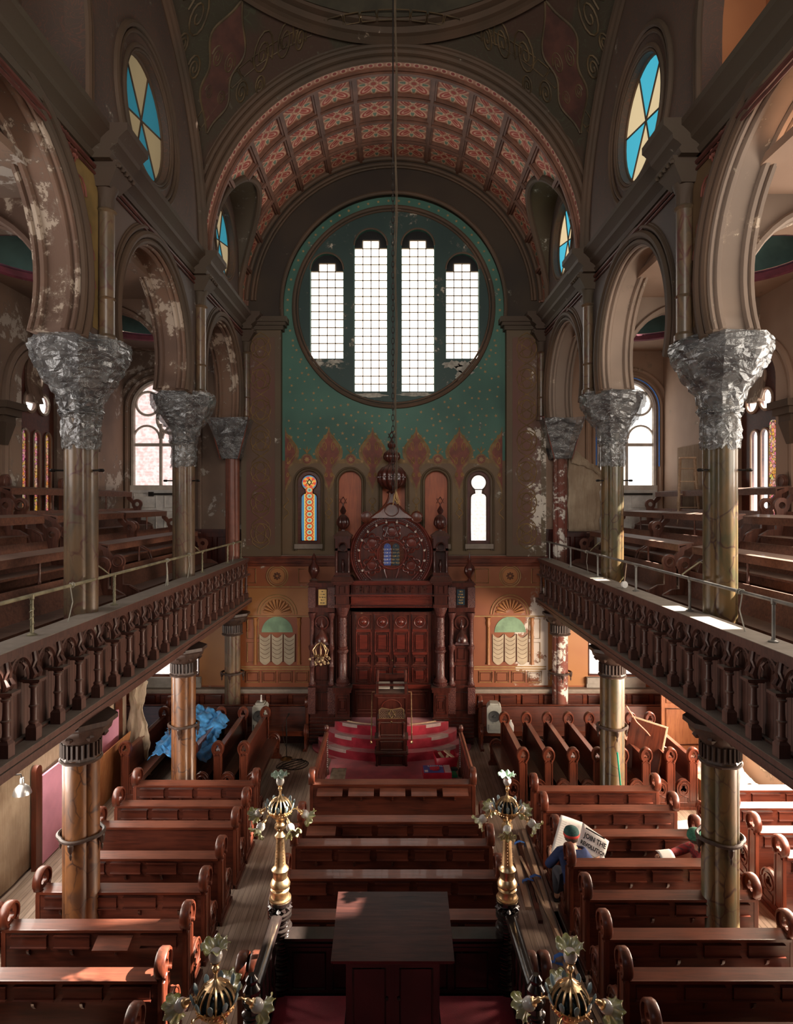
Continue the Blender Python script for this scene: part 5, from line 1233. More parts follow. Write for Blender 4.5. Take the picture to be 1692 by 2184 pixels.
def pew(label, loc, rz, L, nf=4, up=(), group='wooden pews on the synagogue floor', name='pew', depth=1):
    th_ = thing(name, label, 'pew', loc, rz, group); h = L/2
    for q in (-1, 1):
        e = link('pew_end', PE, None, th_); e.location = (q*(h-.03), 0, 0)
        link('hood', HOOD, None, e); link('end_moulding', EMO, None, e)
    if depth != 1: th_.scale = (1, depth, 1)
    x = h-.05
    link('book_rest', pm(('r', L), lambda: MB().poly([(-x, -.155, .930), (-x, .0, .965), (-x, .0, .985), (-x, -.155, .952)], (2*x, 0, 0)).box(-x, x, -.160, -.140, .922, .954).mesh('book_rest', 35), m_pew), None, th_)
    link('backrest', pm(('b', L), lambda: MB().poly([(-x, -.075, .93), (-x, -.05, .93), (-x, .02, .45), (-x, -.005, .45)], (2*x, 0, 0)).box(-x, x, -.13, -.11, 0.0, .92).box(-x, x, -.14, -.12, 0, .09).mesh('backrest', 35), m_pewb), None, th_)
    link('seat', pm(('s', L), lambda: MB().box(-x, x, -.11, .36, .44, .465).box(-x, x, .32, .34, .34, .44).mesh('seat', 35), m_pew), None, th_)
    if nf:
        fw = (2*x-.06)/nf
        for k in range(nf):
            cx = -x+.03+fw*(k+.5); u = fw*.405
            if k in up: me = pm(('u', L, nf), lambda: MB().poly([(-u, -.135, .86), (-u, -.30, .80), (-u, -.30, .815), (-u, -.135, .88)], (2*u, 0, 0)).box(-.012, .012, -.20, -.13, .70, .82).mesh('book_flap', 35), m_pew)
            else: me = pm(('f', L, nf), lambda: MB().box(-u, u, -.150, -.135, .75, .875).box(-u-.010, u+.010, -.172, -.13, .738, .750).box(-u-.010, u+.010, -.166, -.13, .876, .888).mesh('book_flap', 35), m_pewb)
            o = link('book_flap', me, None, th_); o.location = (cx, 0, 0)
        for k in range(nf): o = link('flap_bracket', pm('k', lambda: MB().poly([(-.015, -.13, .73), (-.015, -.18, .73), (-.015, -.17, .69), (-.015, -.13, .64)], (.03, 0, 0)).mesh('flap_bracket', 35), m_pewb), None, th_); o.location = (-x+.03+fw*(k+.5), 0, 0)
    return th_
ordn = ['first', 'second', 'third', 'fourth', 'fifth', 'sixth', 'seventh', 'eighth']
BL = 'row, outer block %s' % SIDE[-1]
for k, y in enumerate([11.41, 10.64, 9.96, 9.10, 8.33, 7.61, 6.82, 6.06]):
    up = {5: (2,)}.get(k, ())
    ext = {0: ', sunlit book rest', 1: '', 2: ', no book flaps', 5: ', one flap folded out', 6: ', bright sun patch'}.get(k, '')
    pew('red-brown pew, %s %s%s' % (ordn[k], BL, ext), (-3.54, y, 0), 0, 2.2, 0 if k == 2 else 4, up)
for k, y in enumerate([11.19, 10.48, 9.70, 8.91, 8.18, 7.45, 6.82, 6.10]):
    ext = {3: ', two people sit on it', 2: ', before the reader'}.get(k, '')
    pew('red-brown pew, %s row, outer block %s%s' % (ordn[k], SIDE[1], ext), (3.54, y, 0), 0, 2.2, 4)
for k, y in enumerate([11.45, 10.13, 9.43, 8.63, 7.80]):
    ext = {0: ', all flaps folded out', 1: ', one flap out'}.get(k, '')
    pew('dark wooden pew in the middle block, %s row behind the lectern%s' % (ordn[k], ext), (-.02, y, 0), 0, 2.95, 5, {0: (0, 1, 2, 3, 4), 1: (0,)}.get(k, ()))
for k, (x, y) in enumerate([(6.52, 11.22), (6.6, 10.58), (6.5, 9.80), (6.5, 9.12), (6.5, 8.3)]):
    pew('sunlit wooden pew beyond the column under the gallery, %s row from the end wall' % ordn[k], (x, y, 0), 0, 1.95, 3)
for k, x in enumerate([-5.35, -4.02, -3.50, -2.98]):
    pew('side-facing wooden pew on the pink-board side, %s' % ['alone beside the burlap wall', 'first of the tight three, against the tarp', 'middle of the tight three', 'nearest the carpeted steps'][k], (x, 13.75, 0), -pi/2, 2.2, 0, group='side-facing pews by the end wall', depth=.80)
for k, x in enumerate([2.5, 3.0, 3.48, 3.96, 4.44, 4.90, 5.38, 5.82]):
    pew('side-facing wooden pew on the newspaper-reader side, %s from the carpeted steps' % ordn[k], (x, 13.40, 0), pi/2, 2.15, 0, group='side-facing pews by the end wall', depth=.78)
pew('wooden pew facing away from the burlap-covered wall below the pink boards', (-5.62, 7.5, 0), -pi/2, 2.2, 4)
for s in (-1, 1):
    pew('long dark bench against the panelled end wall %s' % SIDE[s], (s*3.75, 15.62, 0), pi, 3.3, 0, group='benches against the end wall')
    pew('short dark bench against the end wall in the far corner %s' % SIDE[s], (s*6.15, 15.62, 0), pi, 1.3, 0, group='benches against the end wall')
# ---------------------------------------------------------------- low rails round the crimson landing
for s, nm in ((-1, 'microphone stand'), (1, 'red tool bin')):
    th_ = thing('landing_rail', 'carved wooden handrail with ball-topped post beside the crimson landing, near the %s' % nm, 'railing', (s*1.47, 12.7, 0))
    b = MB().tube([(0, -1.15, .93), (0, 1.1, .93)], .05, 8); b.tube([(0, -1.15, .86), (0, 1.1, .86)], .03, 6); b.build('handrail', m_pewz, th_)
    b = MB().box(-.015, .015, -1.15, 1.1, .12, .84)
    for k in range(9): b.lathe([(.02, .12), (.03, .2), (.018, .3), (.03, .45), (.018, .6), (.03, .75), (.02, .84)], (0, -1.0+.25*k, 0), 8)
    b.build('rail_panel', m_ark, th_)
    MB().lathe([(.06, 0), (.06, .12), (.035, .16)]+[(.035+.010*(i % 2), .18+i*.022) for i in range(34)]+[(.05, .94), (.03, .97), (.055, 1.01), (.06, 1.05), (.04, 1.10), (.01, 1.12)], (0, 1.15, 0), 12).build('newel_post', m_ark, th_)
# ---------------------------------------------------------------- reader's platform
th_ = thing('reader_platform', 'black panelled raised platform with crimson carpet round the reading table', 'platform', (0, 5.5, 0))
b = MB().box(-1.36, 1.36, -1.9, 1.62, 0, .52); b.build('plinth', m_black, th_)
MB().box(-1.30, 1.30, -1.9, 1.50, .52, .535).build('carpet', m_carpet, th_)
b = MB().box(-1.2, 1.2, 1.52, 1.58, .5, 1.10)
for z0, z1, e in ((1.10, 1.13, .08), (1.13, 1.17, .05), (1.17, 1.20, .10), (1.03, 1.06, .04)): b.box(-1.2, 1.2, 1.55-e, 1.55+e, z0, z1)
for k in range(5): frame(b, -1.12+.45*k, -.76+.45*k, .60, 1.0, 1.515, .012)
b.build('front_parapet', m_black, th_)
def newel(name, par, x, y, z0, z1, r_):
    pr = [(r_*1.25, z0), (r_*1.25, z0+.05), (r_, z0+.08)]; n_ = int((z1-z0-.2)/.042)
    for i in range(n_): z = z0+.1+i*.042; q = r_*(1.0+.12*sin(i*1.7)); pr += [(q*.82, z), (q*1.08, z+.014), (q*1.08, z+.026), (q*.82, z+.038)]
    pr += [(r_*.8, z1-.08), (r_*1.15, z1-.03), (r_*1.15, z1)]
    return MB().lathe(pr, (x, y, 0), 24).build(name, m_black, par)
for s in (-1, 1):
    o = newel('newel_post', th_, s*1.27, 1.58, 0, 1.56, .11)
    b = MB()
    for k in range(12): a = 2*pi*k/12; b.lathe([(.035, 0), (.001, .035)], (s*1.27+.105*cos(a), 1.58+.105*sin(a), 1.47), 4, (cos(a), sin(a), 0))
    b.build('diamond_band', m_black, o)
    newel('newel_post', th_, s*1.33, .42, .3, 1.36, .075)
    b = MB().lathe([(.05, 1.36), (.08, 1.40), (.085, 1.45), (.05, 1.50), (.06, 1.54), (.03, 1.58)], (s*1.33, .42, 0), 14); b.build('newel_cap', m_black, th_)
    b = MB(); b.sweep([(-.065, 0), (-.05, .03), (0, .045), (.05, .03), (.065, 0), (.05, -.02), (-.05, -.02)], [(s*1.29, 1.5, 1.42), (s*1.33, .45, 1.36)], lambda i: (V((1, 0, 0)), V((0, 0, 1)))); b.build('handrail', m_black, th_)
    b = MB().box(s*1.30-.02, s*1.30+.02, .45, 1.5, .5, .6)
    for k in range(5): b.lathe([(.03, .6), (.035, .66), (.02, .7), (.035, .85), (.02, .95), (.035, 1.1), (.02, 1.2), (.03, 1.38)], (s*1.31, .62+.19*k, 0), 10)
    b.build('side_balusters', m_black, th_)
    newel('lamp_newel', th_, s*1.21, -1.2, .5, 1.60, .11)
# end pews beside the platform
for s in (-1, 1):
    pew('short dark pew end-on beside the black reading platform %s' % SIDE[s], (s*1.53, 6.75, 0), 0, .20, 0, group='bench ends beside the platform')
# reading table
th_ = thing('reading_table', 'dark sloping wooden reading table on a black cabinet in the centre of the platform', 'table', (-.01, 6.55, .535))
b = MB(); ang = Matrix.Rotation(R(11.5), 3, 'X')
b.box(-.60, .60, -.42, .42, 1.07, 1.095, ang, (0, 0, 1.08)); b.box(-.585, .585, -.41, .41, 1.05, 1.07, ang, (0, 0, 1.08)); b.build('table_top', m_table, th_)
b = MB().box(-.47, .47, -.20, .30, .03, .98).box(-.50, .50, -.23, .33, 0, .06); b.poly([(-.47, -.2, .94), (-.47, .30, .94), (-.47, .30, 1.08), (-.47, -.2, .98)], (.94, 0, 0)); b.build('cabinet', m_black, th_)
for q in (-1, 1):
    b = MB().box(q*.235-.215, q*.235+.215, -.225, -.20, .10, .86); frame(b, q*.235-.16, q*.235+.16, .16, .80, -.225, .012); o = b.build('cabinet_door', m_black, th_)
    MB().lathe([(.012, 0), (.018, .012), (.006, .02)], (q*.06, -.225, .5), 8, (0, -1, 0)).build('door_knob', m_iron, o)
# ---------------------------------------------------------------- brass lamp standards
t = T('milk_glass'); m_milk = t.done((.58, .54, .50), .18, 0, Subsurface_Weight=.15, Coat_Weight=.6)
t = T('vaseline_frill_glass'); n = t.noise(t.coord('Object'), 9, 3); 
m_frill = t.done(t.mix(n.ss(.35, .65), (.36, .36, .12), (.50, .48, .34)), .22, 0, Transmission_Weight=.15, Coat_Weight=.4)
t = T('seafoam_frill_glass'); m_frillg = t.done((.32, .44, .33), .22, 0, Transmission_Weight=.15, Coat_Weight=.4)
m_glob = plain('dark_lamp_glass', (.02, .03, .032), .08, 0, .4, 20)
m_leaf = plain('blue_grey_glass_leaf', (.26, .34, .36), .25)
b = MB().lathe([(.010, -.01), (.028, .0), (.043, .020), (.047, .040), (.042, .062), (.036, .075), (.030, .080)], n=18); SHB = b.mesh('milk_bulb', 40); SHB.materials.append(m_milk)
b = MB(); fr = []
for j, (r_, z) in enumerate([(.034, .070), (.040, .083), (.054, .100), (.072, .114), (.088, .121), (.093, .116)]):
    q = (j/5)**1.3*1.25; fr.append([b.b.verts.new((r_*(1+.10*q*sin(8*a))*cos(a), r_*(1+.10*q*sin(8*a))*sin(a), z+.014*q*cos(8*a))) for a in [2*pi*i/64 for i in range(64)]])
b.rings(fr, caps=False); SHF = b.mesh('glass_frill', 60)
SHF2 = SHF.copy(); SHF.materials.append(m_frill); SHF2.materials.append(m_frillg)
def lamp(label, loc, rz, green):
    th_ = thing('brass_lamp_standard', label, 'lamp', loc, rz, 'brass lamp standards round the platform')
    b = MB().lathe([(.118, 0), (.122, .02), (.10, .03), (.095, .045), (.098, .10), (.105, .115), (.088, .13), (.108, .15), (.112, .17), (.095, .21), (.078, .235), (.082, .30), (.092, .315), (.095, .335), (.082, .35), (.066, .375), (.062, .39), (.046, .68), (.058, .69), (.06, .71), (.042, .73), (.028, .755), (.05, .775), (.062, .80), (.058, .835), (.035, .855), (.05, .870), (.052, .885), (.03, .895)], n=24)
    for k in range(8):
        for a in (-.7, .9, 2.5, 4.1): q = .064-.002*k*1.1; b.lathe([(.006, 0), (.002, .006)], (q*cos(a), q*sin(a), .41+.033*k), 5, (cos(a), sin(a), 0))
    for k in range(20): a = 2*pi*k/20; b.lathe([(.005, 0), (.002, .005)], (.062*cos(a), .062*sin(a), .80), 5, (cos(a), sin(a), 0))
    b.build('standard', m_brass, th_)
    MB().lathe([(.11*sin(R(a)), 1.01-.115*cos(R(a))) for a in range(0, 181, 12)], n=24).build('globe', m_glob, th_)
    b = MB().lathe([(.03, .895), (.075, .91), (.112, .95), (.130, .99), (.136, 1.0), (.134, 1.008), (.128, 1.0), (.122, .99), (.10, .95)], n=30)
    for k in range(30): a = 2*pi*k/30; b.lathe([(.006, -.006), (.0085, 0), (.006, .006)], (.126*cos(a), .126*sin(a), .975), 5); b.lathe([(.010, 0), (.004, .02)], (.134*cos(a), .134*sin(a), 1.0), 4) if k % 2 else None
    b.build('pierced_bowl', m_brass, th_)
    b = MB()
    for k in range(14): a = 2*pi*k/14; b.tube([(.122*cos(a)*cos(R(e)), .122*sin(a)*cos(R(e)), 1.01+.122*sin(R(e))) for e in range(-5, 79, 9)], .0095, 4, flat=1.0)
    b.build('cage_ribs', m_brass, th_)
    MB().lathe([(.070, 1.108), (.072, 1.115), (.05, 1.128), (.03, 1.14), (.012, 1.16), (.010, 1.20), (.022, 1.215), (.024, 1.235), (.014, 1.25), (.024, 1.26), (.034, 1.275)], n=24, lob=lambda a, z: .08*cos(12*a) if z < 1.12 else 0).build('crown_cap', m_brass, th_)
    b = MB()
    for k in range(10):
        a = 2*pi*(k+.5)/10; c_, s_ = cos(a), sin(a); b.tube([(.125*c_, .125*s_, 1.0), (.148*c_, .148*s_, 1.04), (.160*c_, .160*s_, 1.075), (.165*c_, .165*s_, 1.095)], [.006, .018, .020, .006], 6, flat=.5)
    b.build('glass_leaves', m_leaf, th_)
    o = link('milk_bulb', SHB, None, th_); o.location = (0, 0, 1.275); f = link('glass_frill', SHF2 if green else SHF, None, o)
    for k, a in enumerate((15, 87, 159, 231, 303)):
        a = R(a); c_, s_ = cos(a), sin(a)
        b = MB().tube([(.12*c_, .12*s_, .985), (.17*c_, .17*s_, .99), (.205*c_, .205*s_, .965)], .008, 6); b.lathe([(.012, 0), (.018, .01), (.018, .045), (.03, .05), (.034, .06), (.026, .062)], (.20*c_, .20*s_, .968), 12, (c_, s_, -.75))
        b.box(.19*c_-.004, .19*c_+.004, .19*s_-.004, .19*s_+.004, .98, 1.01)
        o = b.build('lamp_arm', m_brass, th_); d = V((c_, s_, -.75)).normalized()
        g = link('milk_bulb', SHB, None, o); g.location = V((.20*c_, .20*s_, .968))+d*.055; g.rotation_euler = d.to_track_quat('Z', 'Y').to_euler()
        k2 = link('glass_frill', SHF, None, th_); k2.location = g.location; k2.rotation_euler = g.rotation_euler
lamp('brass lamp standard with green frilled top shade on the far newel, %s' % SIDE[-1], (-1.27, 7.08, 1.56), .0, True)
lamp('brass lamp standard with green frilled top shade on the far newel, %s' % SIDE[1], (1.27, 7.08, 1.56), .5, True)
lamp('large-looking brass lamp standard with yellow-green frills close to the camera, %s' % SIDE[-1], (-1.21, 4.3, 1.60), .05, False)
lamp('large-looking brass lamp standard with yellow-green frills close to the camera, %s' % SIDE[1], (1.20, 4.3, 1.60), .0, False)
# ---------------------------------------------------------------- hanging chain
th_ = thing('hanging_chain', 'long iron chain with slack cables hanging from the dome in front of the ark', 'chain', (.02, YD, 6.05))
b = MB()
for k in range(60):
    z = .12+k*.075
    e1, e2 = (V((1, 0, 0)), V((0, 1, 0))) if k % 2 else (V((0, 1, 0)), V((1, 0, 0)))
    b.tube([V((-.03, 0, z))+e1*(.016*cos(t))+V((0, 0, .048*sin(t))) for t in [2*pi*i/10 for i in range(10)]], .0055, 5, True)
b.tube([(-.03, 0, 4.6), (-.03, 0, 10.3)], .010, 6); b.build('chain_links', m_iron, th_)
b = MB()
for x, q, z in ((.0, .006, .0), (.02, .005, .12), (.008, .005, -.1)): b.tube([(x+.012*sin(k*.9+q*900), .01*cos(k*.7), 10.2-k*(10.2-z)/40) for k in range(41)], q, 5)
b.tube([(.01+.10*sin(t), 0, 8.4+.16*cos(t)) for t in [i*.3 for i in range(24)]], .003, 4); b.build('cable', plain('brown_cable', (.075, .05, .028), .7), th_)
b = MB()
for k in range(7): b.tube([(.01, 0, .12), (.01+.03*cos(k), .03*sin(k), .0), (.01+.05*cos(k*1.3), .04*sin(k*1.3), -.06-.02*(k % 3))], .006, 4)
b.build('frayed_end', m_gold, th_)
# ---------------------------------------------------------------- pink-board side of the ground floor
def sheet(name, fn, nu, nv, m, label, cat, th=.006, par=None):
    b = MB().grid(fn, nu, nv); me = b.mesh(name, 60); o = link(name, me, m, par); md = o.modifiers.new('t', 'SOLIDIFY'); md.thickness = th
    if label: tag(o, label, cat)
    return o
ns = lambda a, c: .5*sin(a*2.3+c)+.3*sin(a*5.1-c*2.2)+.2*sin(a*11+c*3.1)
sheet('burlap_wall_cloth', lambda u, v: (-5.93+.03*ns(u*9, v*2), 4+9.9*u, .05+3.1*v), 90, 10, m_burlap, 'pale burlap cloth hung along the wall behind the pink boards', 'cloth')
sheet('loose_burlap_flap', lambda u, v: (-5.75+.55*u*(1-v*.3)+.05*ns(v*5, u*3)+.35*max(0, v-.75)*u, 13.7-.15*u+.08*ns(u*6, v*4), .15+2.35*v-.35*u*v), 12, 24, m_burlap, 'loose hanging burlap strip with a torn corner beside the pink board', 'cloth')
for k, (y0, y1, z0, z1) in enumerate(((10.45, 11.95, .02, 1.47), (12.05, 13.35, .35, 1.62))):
    b = MB().box(-5.84, -5.80, y0, y1, z0, z1); o = b.build('pink_insulation_board', m_pink); tag(o, ['larger pink insulation board nearer the camera, lower edge cut at a slant', 'smaller pink insulation board raised beside the loose burlap'][k], 'board')
for y, z, lab in ((10.35, 1.6, 'tall rounded brown post at the near edge of the larger pink board'), (13.45, 1.75, 'tall rounded brown post at the far edge of the smaller pink board')):
    b = MB().poly([(-5.80, y-.09, 0), (-5.80, y+.09, 0), (-5.80, y+.09, z)]+[(-5.80, y+.09*cos(R(a)), z+.09*sin(R(a))) for a in range(0, 181, 15)]+[(-5.80, y-.09, z)], (-.08, 0, 0)); o = b.build('standing_post', m_pewz); tag(o, lab, 'post')
b = MB().box(-5.76, -5.745, 11.6, 13.5, .0, 1.12, Matrix.Rotation(R(7), 3, 'Y'), (-5.75, 12, 0)); o = b.build('plywood_sheet', m_ply); tag(o, 'orange plywood sheet leaning below the smaller pink board', 'plywood')
# clamp lamp
th_ = thing('clamp_work_lamp', 'aluminium bell-shaped clamp work lamp on the burlap wall', 'lamp', (-5.55, 9.45, 1.78))
mal = plain('spun_aluminium', (.55, .54, .52), .3, .9)
MB().lathe([(.13, -.14), (.12, -.10), (.10, -.05), (.06, -.015), (.035, .0), (.03, .08), (.02, .10)], n=20).build('lamp_shade', mal, th_)
MB().tube([(0, 0, .08), (-.02, 0, .15), (-.12, -.05, .16), (-.36, -.1, .12)], .012, 6).build('lamp_arm', m_iron, th_)
# ---------------------------------------------------------------- tarp, speakers, stand
random.seed(9)
def tarp(u, v): 
    x = -5.05+1.25*u; y = 12.95+1.75*v
    return (x+.07*ns(v*6, u*4), y+.06*ns(u*6, v*5), .70+.30*sin(u*pi)+.09*ns(u*5, v*4)+.022*ns(v*12, u*9)+.26*v-.20*(1-v)*(1-abs(u-.5)*2))
sheet('blue_tarp', tarp, 40, 46, m_blue, 'crumpled bright blue tarpaulin heaped over the side-facing pews', 'tarpaulin', .004)
def loudspeaker(loc, rz, label):
    th_ = thing('loudspeaker', label, 'loudspeaker', loc, rz); mg = plain('grey_speaker_shell', (.34, .34, .30), .5)
    b = MB(); b.poly([(x, -.15, z) for x, z in [(-.17, .03), (-.14, 0), (.14, 0), (.17, .03), (.17, .60), (.13, .66), (-.13, .66), (-.17, .60)]], (0, .3, 0)); b.box(-.10, .10, -.12, .12, .66, .70); b.build('shell', mg, th_)
    MB().lathe([(.135, 0), (.13, .02), (.10, .01), (.03, -.0), (.02, .02)], (0, -.15, .40), 24, (0, -1, 0)).build('speaker_cone', plain('speaker_cone', (.05, .05, .05), .6), th_)
    MB().box(-.12, .12, -.165, -.15, .08, .20).box(-.02, .02, -.17, -.15, .24, .27).build('horn_panel', mg, th_)
loudspeaker((-3.22, 15.30, .466), 0, 'grey loudspeaker on the long bench behind the side-facing pews'); loudspeaker((2.42, 15.28, .466), -.1, 'grey loudspeaker with red sticker on the bench beside the ark')
o = MB().lathe([(.012, 0), (.035, .015), (.03, .035), (.02, .05), (.015, .17)], (-3.20, 15.28, 1.165), 10).build('resting_microphone', m_white); tag(o, 'white-headed microphone resting on top of the grey loudspeaker', 'microphone')
th_ = thing('microphone_stand', 'thin microphone stand on a round base, on the floor beside the ark steps', 'stand', (-2.50, 14.75, 0))
MB().lathe([(.14, 0), (.14, .02), (.04, .05), (.015, .06)], n=20).build('base', m_brassd, th_); MB().tube([(0, 0, .05), (0, 0, .95)], .010, 8).tube([(0, 0, .55), (0, 0, .72)], .018, 8).build('pole', m_iron, th_)
MB().tube([(0, 0, .95), (.03, -.03, 1.02)], .010, 6).lathe([(.012, 0), (.02, .08), (.022, .12), (.01, .14)], (.03, -.03, 1.0), 8, (.3, -.4, .6)).build('microphone', m_iron, th_)
MB().tube([(.02, 0, .98), (-.10, 0, .8), (-.08, 0, .5), (-.02, 0, .3)], .007, 5).build('cable', m_iron, th_)
b = MB()
for k in range(3): b.tube([(-2.35+.30*cos(t*.9+k)+.05*k, 14.55+.22*sin(t*1.1+k*2)-.03*t, .012) for t in [i*.3 for i in range(26)]], .009, 5)
o = b.build('floor_cable', m_iron); tag(o, 'loops of black cable on the floor by the microphone stand', 'cable')
# jug and bottles on the side pews near the loudspeaker
o = MB().lathe([(.07, 0), (.075, .02), (.075, .14), (.05, .20), (.025, .24), (.025, .28)], (2.82, 15.25, .466), 14).build('plastic_jug', m_white); tag(o, 'small white plastic jug standing on the bench by the loudspeaker', 'jug')
# ---------------------------------------------------------------- things on the crimson landing
th_ = thing('power_tool_box', 'red box with blue printed lid reading SAWZALL on the crimson landing', 'box', (.93, 13.65, .036), R(2)); mr = plain('red_plastic', (.48, .02, .04), .4)
MB().box(-.30, .30, -.20, .20, 0, .20).build('case', mr, th_)
lb = MB().box(-.29, .14, -.19, .19, .20, .205).build('printed_lid', m_tb, th_)
b = MB(); me = text_mesh('SAWZALL', .085, .001); 
for v_ in me.vertices: v_.co = (v_.co.x, v_.co.z, v_.co.y)
b.add(me, Matrix.Translation((.03, .13, .207))@Matrix.Rotation(-pi/2, 4, 'X')@Matrix.Scale(-1, 4, (0, 1, 0))@Matrix.Rotation(0, 4, 'X'));
b.b.free(); b = MB(); me = text_mesh('SAWZALL', .085, .001, plane='xy'); b.add(me, Matrix.Translation((.0, .13, .208))); b.box(-.27, -.20, -.16, -.06, .205, .208); b.build('lettering', m_white, lb, None)
MB().lathe([(.05, 0), (.05, .2)], (-.15, -.02, .208), 8, (1, .1, 0)).box(-.1, .02, -.10, -.04, .206, .215).build('printed_picture', mr, lb)
MB().box(.16, .29, -.19, .19, .20, .206).build('printed_stripe', plain('striped_print', (.55, .35, .35), .5), th_)
th_ = thing('red_tool_bin', 'bright red plastic bin holding wood offcuts against the landing rail', 'bin', (1.16, 14.2, .036), .15)
b = MB(); me = MB().slopebox(0, 0, 0, .30, (.20, .16), (.25, .20)).mesh('x'); b.add(me)
for f in [f for f in b.b.faces if f.calc_center_median().z > .29]: b.b.faces.remove(f)
o = b.build('bin_shell', mr, th_); md = o.modifiers.new('t', 'SOLIDIFY'); md.thickness = .01
for k, (dx, a) in enumerate(((-.06, .5), (.05, -.3), (.10, .9))):
    o = MB().box(-.03, .03, -.16, .16, 0, .03, Matrix.Rotation(a, 3, 'Z')@Matrix.Rotation(.4, 3, 'X')).build('wood_offcut', m_board); o.location = (1.16+dx, 14.2, .25+.03*k); tag(o, 'pale wood offcut sticking out of the red bin, %s' % ['towards the carved lectern', 'in the middle of the three', 'towards the landing rail'][k], 'offcut')
th_ = thing('open_red_tray', 'small open red tray of hand tools in front of the printed box', 'tray', (1.02, 13.22, .036)); b = MB().slopebox(0, 0, 0, .14, (.16, .10), (.19, .13))
for f in [f for f in b.b.faces if f.calc_center_median().z > .13]: b.b.faces.remove(f)
o = b.build('tray_shell', mr, th_); md = o.modifiers.new('t', 'SOLIDIFY'); md.thickness = .008
for k in range(4):
    o = MB().lathe([(.008, 0), (.010, .16), (.016, .17), (.018, .26), (.01, .27)], (0, 0, 0), 8, (.3-.25*k, .9, .35)).build('hand_tool', [m_iron, m_white, m_iron, m_rope][k]); o.location = (.92+.06*k, 13.12, .06); tag(o, ['dark-handled hand tool at the near edge of the red tray', 'white-handled hand tool in the red tray', 'dark steel tool lying steepest in the red tray', 'cord-coloured tool at the far end of the red tray'][k], 'tool')
o = MB().box(-.15, .15, -.11, .11, 0, .05).build('green_book', plain('green_cloth', (.02, .30, .12), .6)); o.location = (1.22, 13.78, .036); o.rotation_euler = (0, 0, .1); tag(o, 'green book lying on the landing between the red box and the rail', 'book')
o = MB().box(-.12, .12, -.10, .10, 0, .03).build('cardboard_piece', plain('cardboard', (.38, .22, .12), .8)); o.location = (1.25, 13.3, .036); tag(o, 'small brown cardboard piece beside the tray of tools', 'cardboard')
o = MB().lathe([(.03, 0), (.06, .04), (.05, .10), (.02, .12)], (0, 0, 0), 9).build('work_glove', plain('dark_glove', (.06, .06, .05), .9)); o.location = (1.33, 14.0, .036); o.scale = (1.6, 1, .8); tag(o, 'crumpled dark work glove by the green book', 'glove')
sheet('brown_paper_sheet', lambda u, v: (-1.38+.33*u, 13.05+1.1*v, .045+.012*ns(u*6, v*6)), 8, 14, plain('stained_brown_paper', (.36, .29, .21), .9, 0, .3, 6), 'stained brown paper sheet lying on the crimson landing by the handrail', 'paper', .003)
# ---------------------------------------------------------------- newspaper-reader side of the ground floor
th_ = thing('leaning_panel', 'brown wooden table top leaning on edge across the side-facing pews', 'panel', (5.02, 12.95, .50), 0, None, (R(-14), R(9), R(-32)))
MB().box(-.34, .34, -.02, .02, 0, .98).build('board', m_pewz, th_); MB().box(.34, .37, -.025, .025, 0, 1.0).box(-.34, .37, -.025, .025, .98, 1.01).build('edge_band', m_board, th_)
o = MB().box(6.35, 7.35, 15.0, 15.05, 0, 2.3); frame(o, 6.45, 7.25, .25, 1.1, 14.99, .025); frame(o, 6.45, 7.25, 1.25, 1.42, 14.99, .02); frame(o, 6.45, 7.25, 1.55, 2.2, 14.99, .025); o = o.build('wooden_door_leaf', wood('orange_door_wood', (.22, .075, .03), (.42, .17, .07), 'z', .5)); tag(o, 'orange-brown wooden door leaf standing beyond the side-facing pews', 'door leaf')
sheet('white_dust_sheet', lambda u, v: (6.35+1.0*u+.06*ns(v*7, u*4), 12.2+1.5*v, .08+.75*(1-abs(u-.45)*1.5)*(.5+.5*sin(v*2.6+.3))+.05*ns(u*13, v*9)), 26, 30, m_white, 'bright sunlit white dust sheet over a heap beyond the pews', 'sheet')
th_ = thing('cardboard_carton', 'open brown cardboard carton half under the white dust sheet', 'carton', (6.25, 12.35, 0), .2)
b = MB().box(-.22, .22, -.16, .16, 0, .55); b.build('carton_body', plain('carton_brown', (.36, .22, .12), .8), th_)
MB().box(-.22, .22, -.34, -.16, .54, .55).box(-.22, .22, .16, .34, .54, .55).build('carton_flap', plain('carton_brown_flap', (.42, .27, .16), .8), th_)
o = MB().box(6.9, 7.3, 13.5, 13.6, 0, 1.3); o = o.build('grooved_board', m_board); tag(o, 'upright pale grooved board behind the white dust sheet', 'board')
o = MB().tube([(0, 0, .02), (-.12, .02, 1.35)], .017, 8).build('green_pole', plain('green_enamel', (.02, .32, .20), .4)); o.location = (4.27, 11.72, 0); tag(o, 'thin green pole leaning against the marbled column', 'pole')
o = MB().tube([(4.45, 12.1, 2.1), (4.8, 12.5, 1.65), (5.15, 12.9, 1.32), (5.4, 13.1, 1.05), (5.85, 13.0, .80)], .012, 6).build('orange_extension_cord', plain('salmon_cord', (.60, .25, .17), .6)); tag(o, 'salmon-coloured extension cord slung from the column across the pews', 'cord')
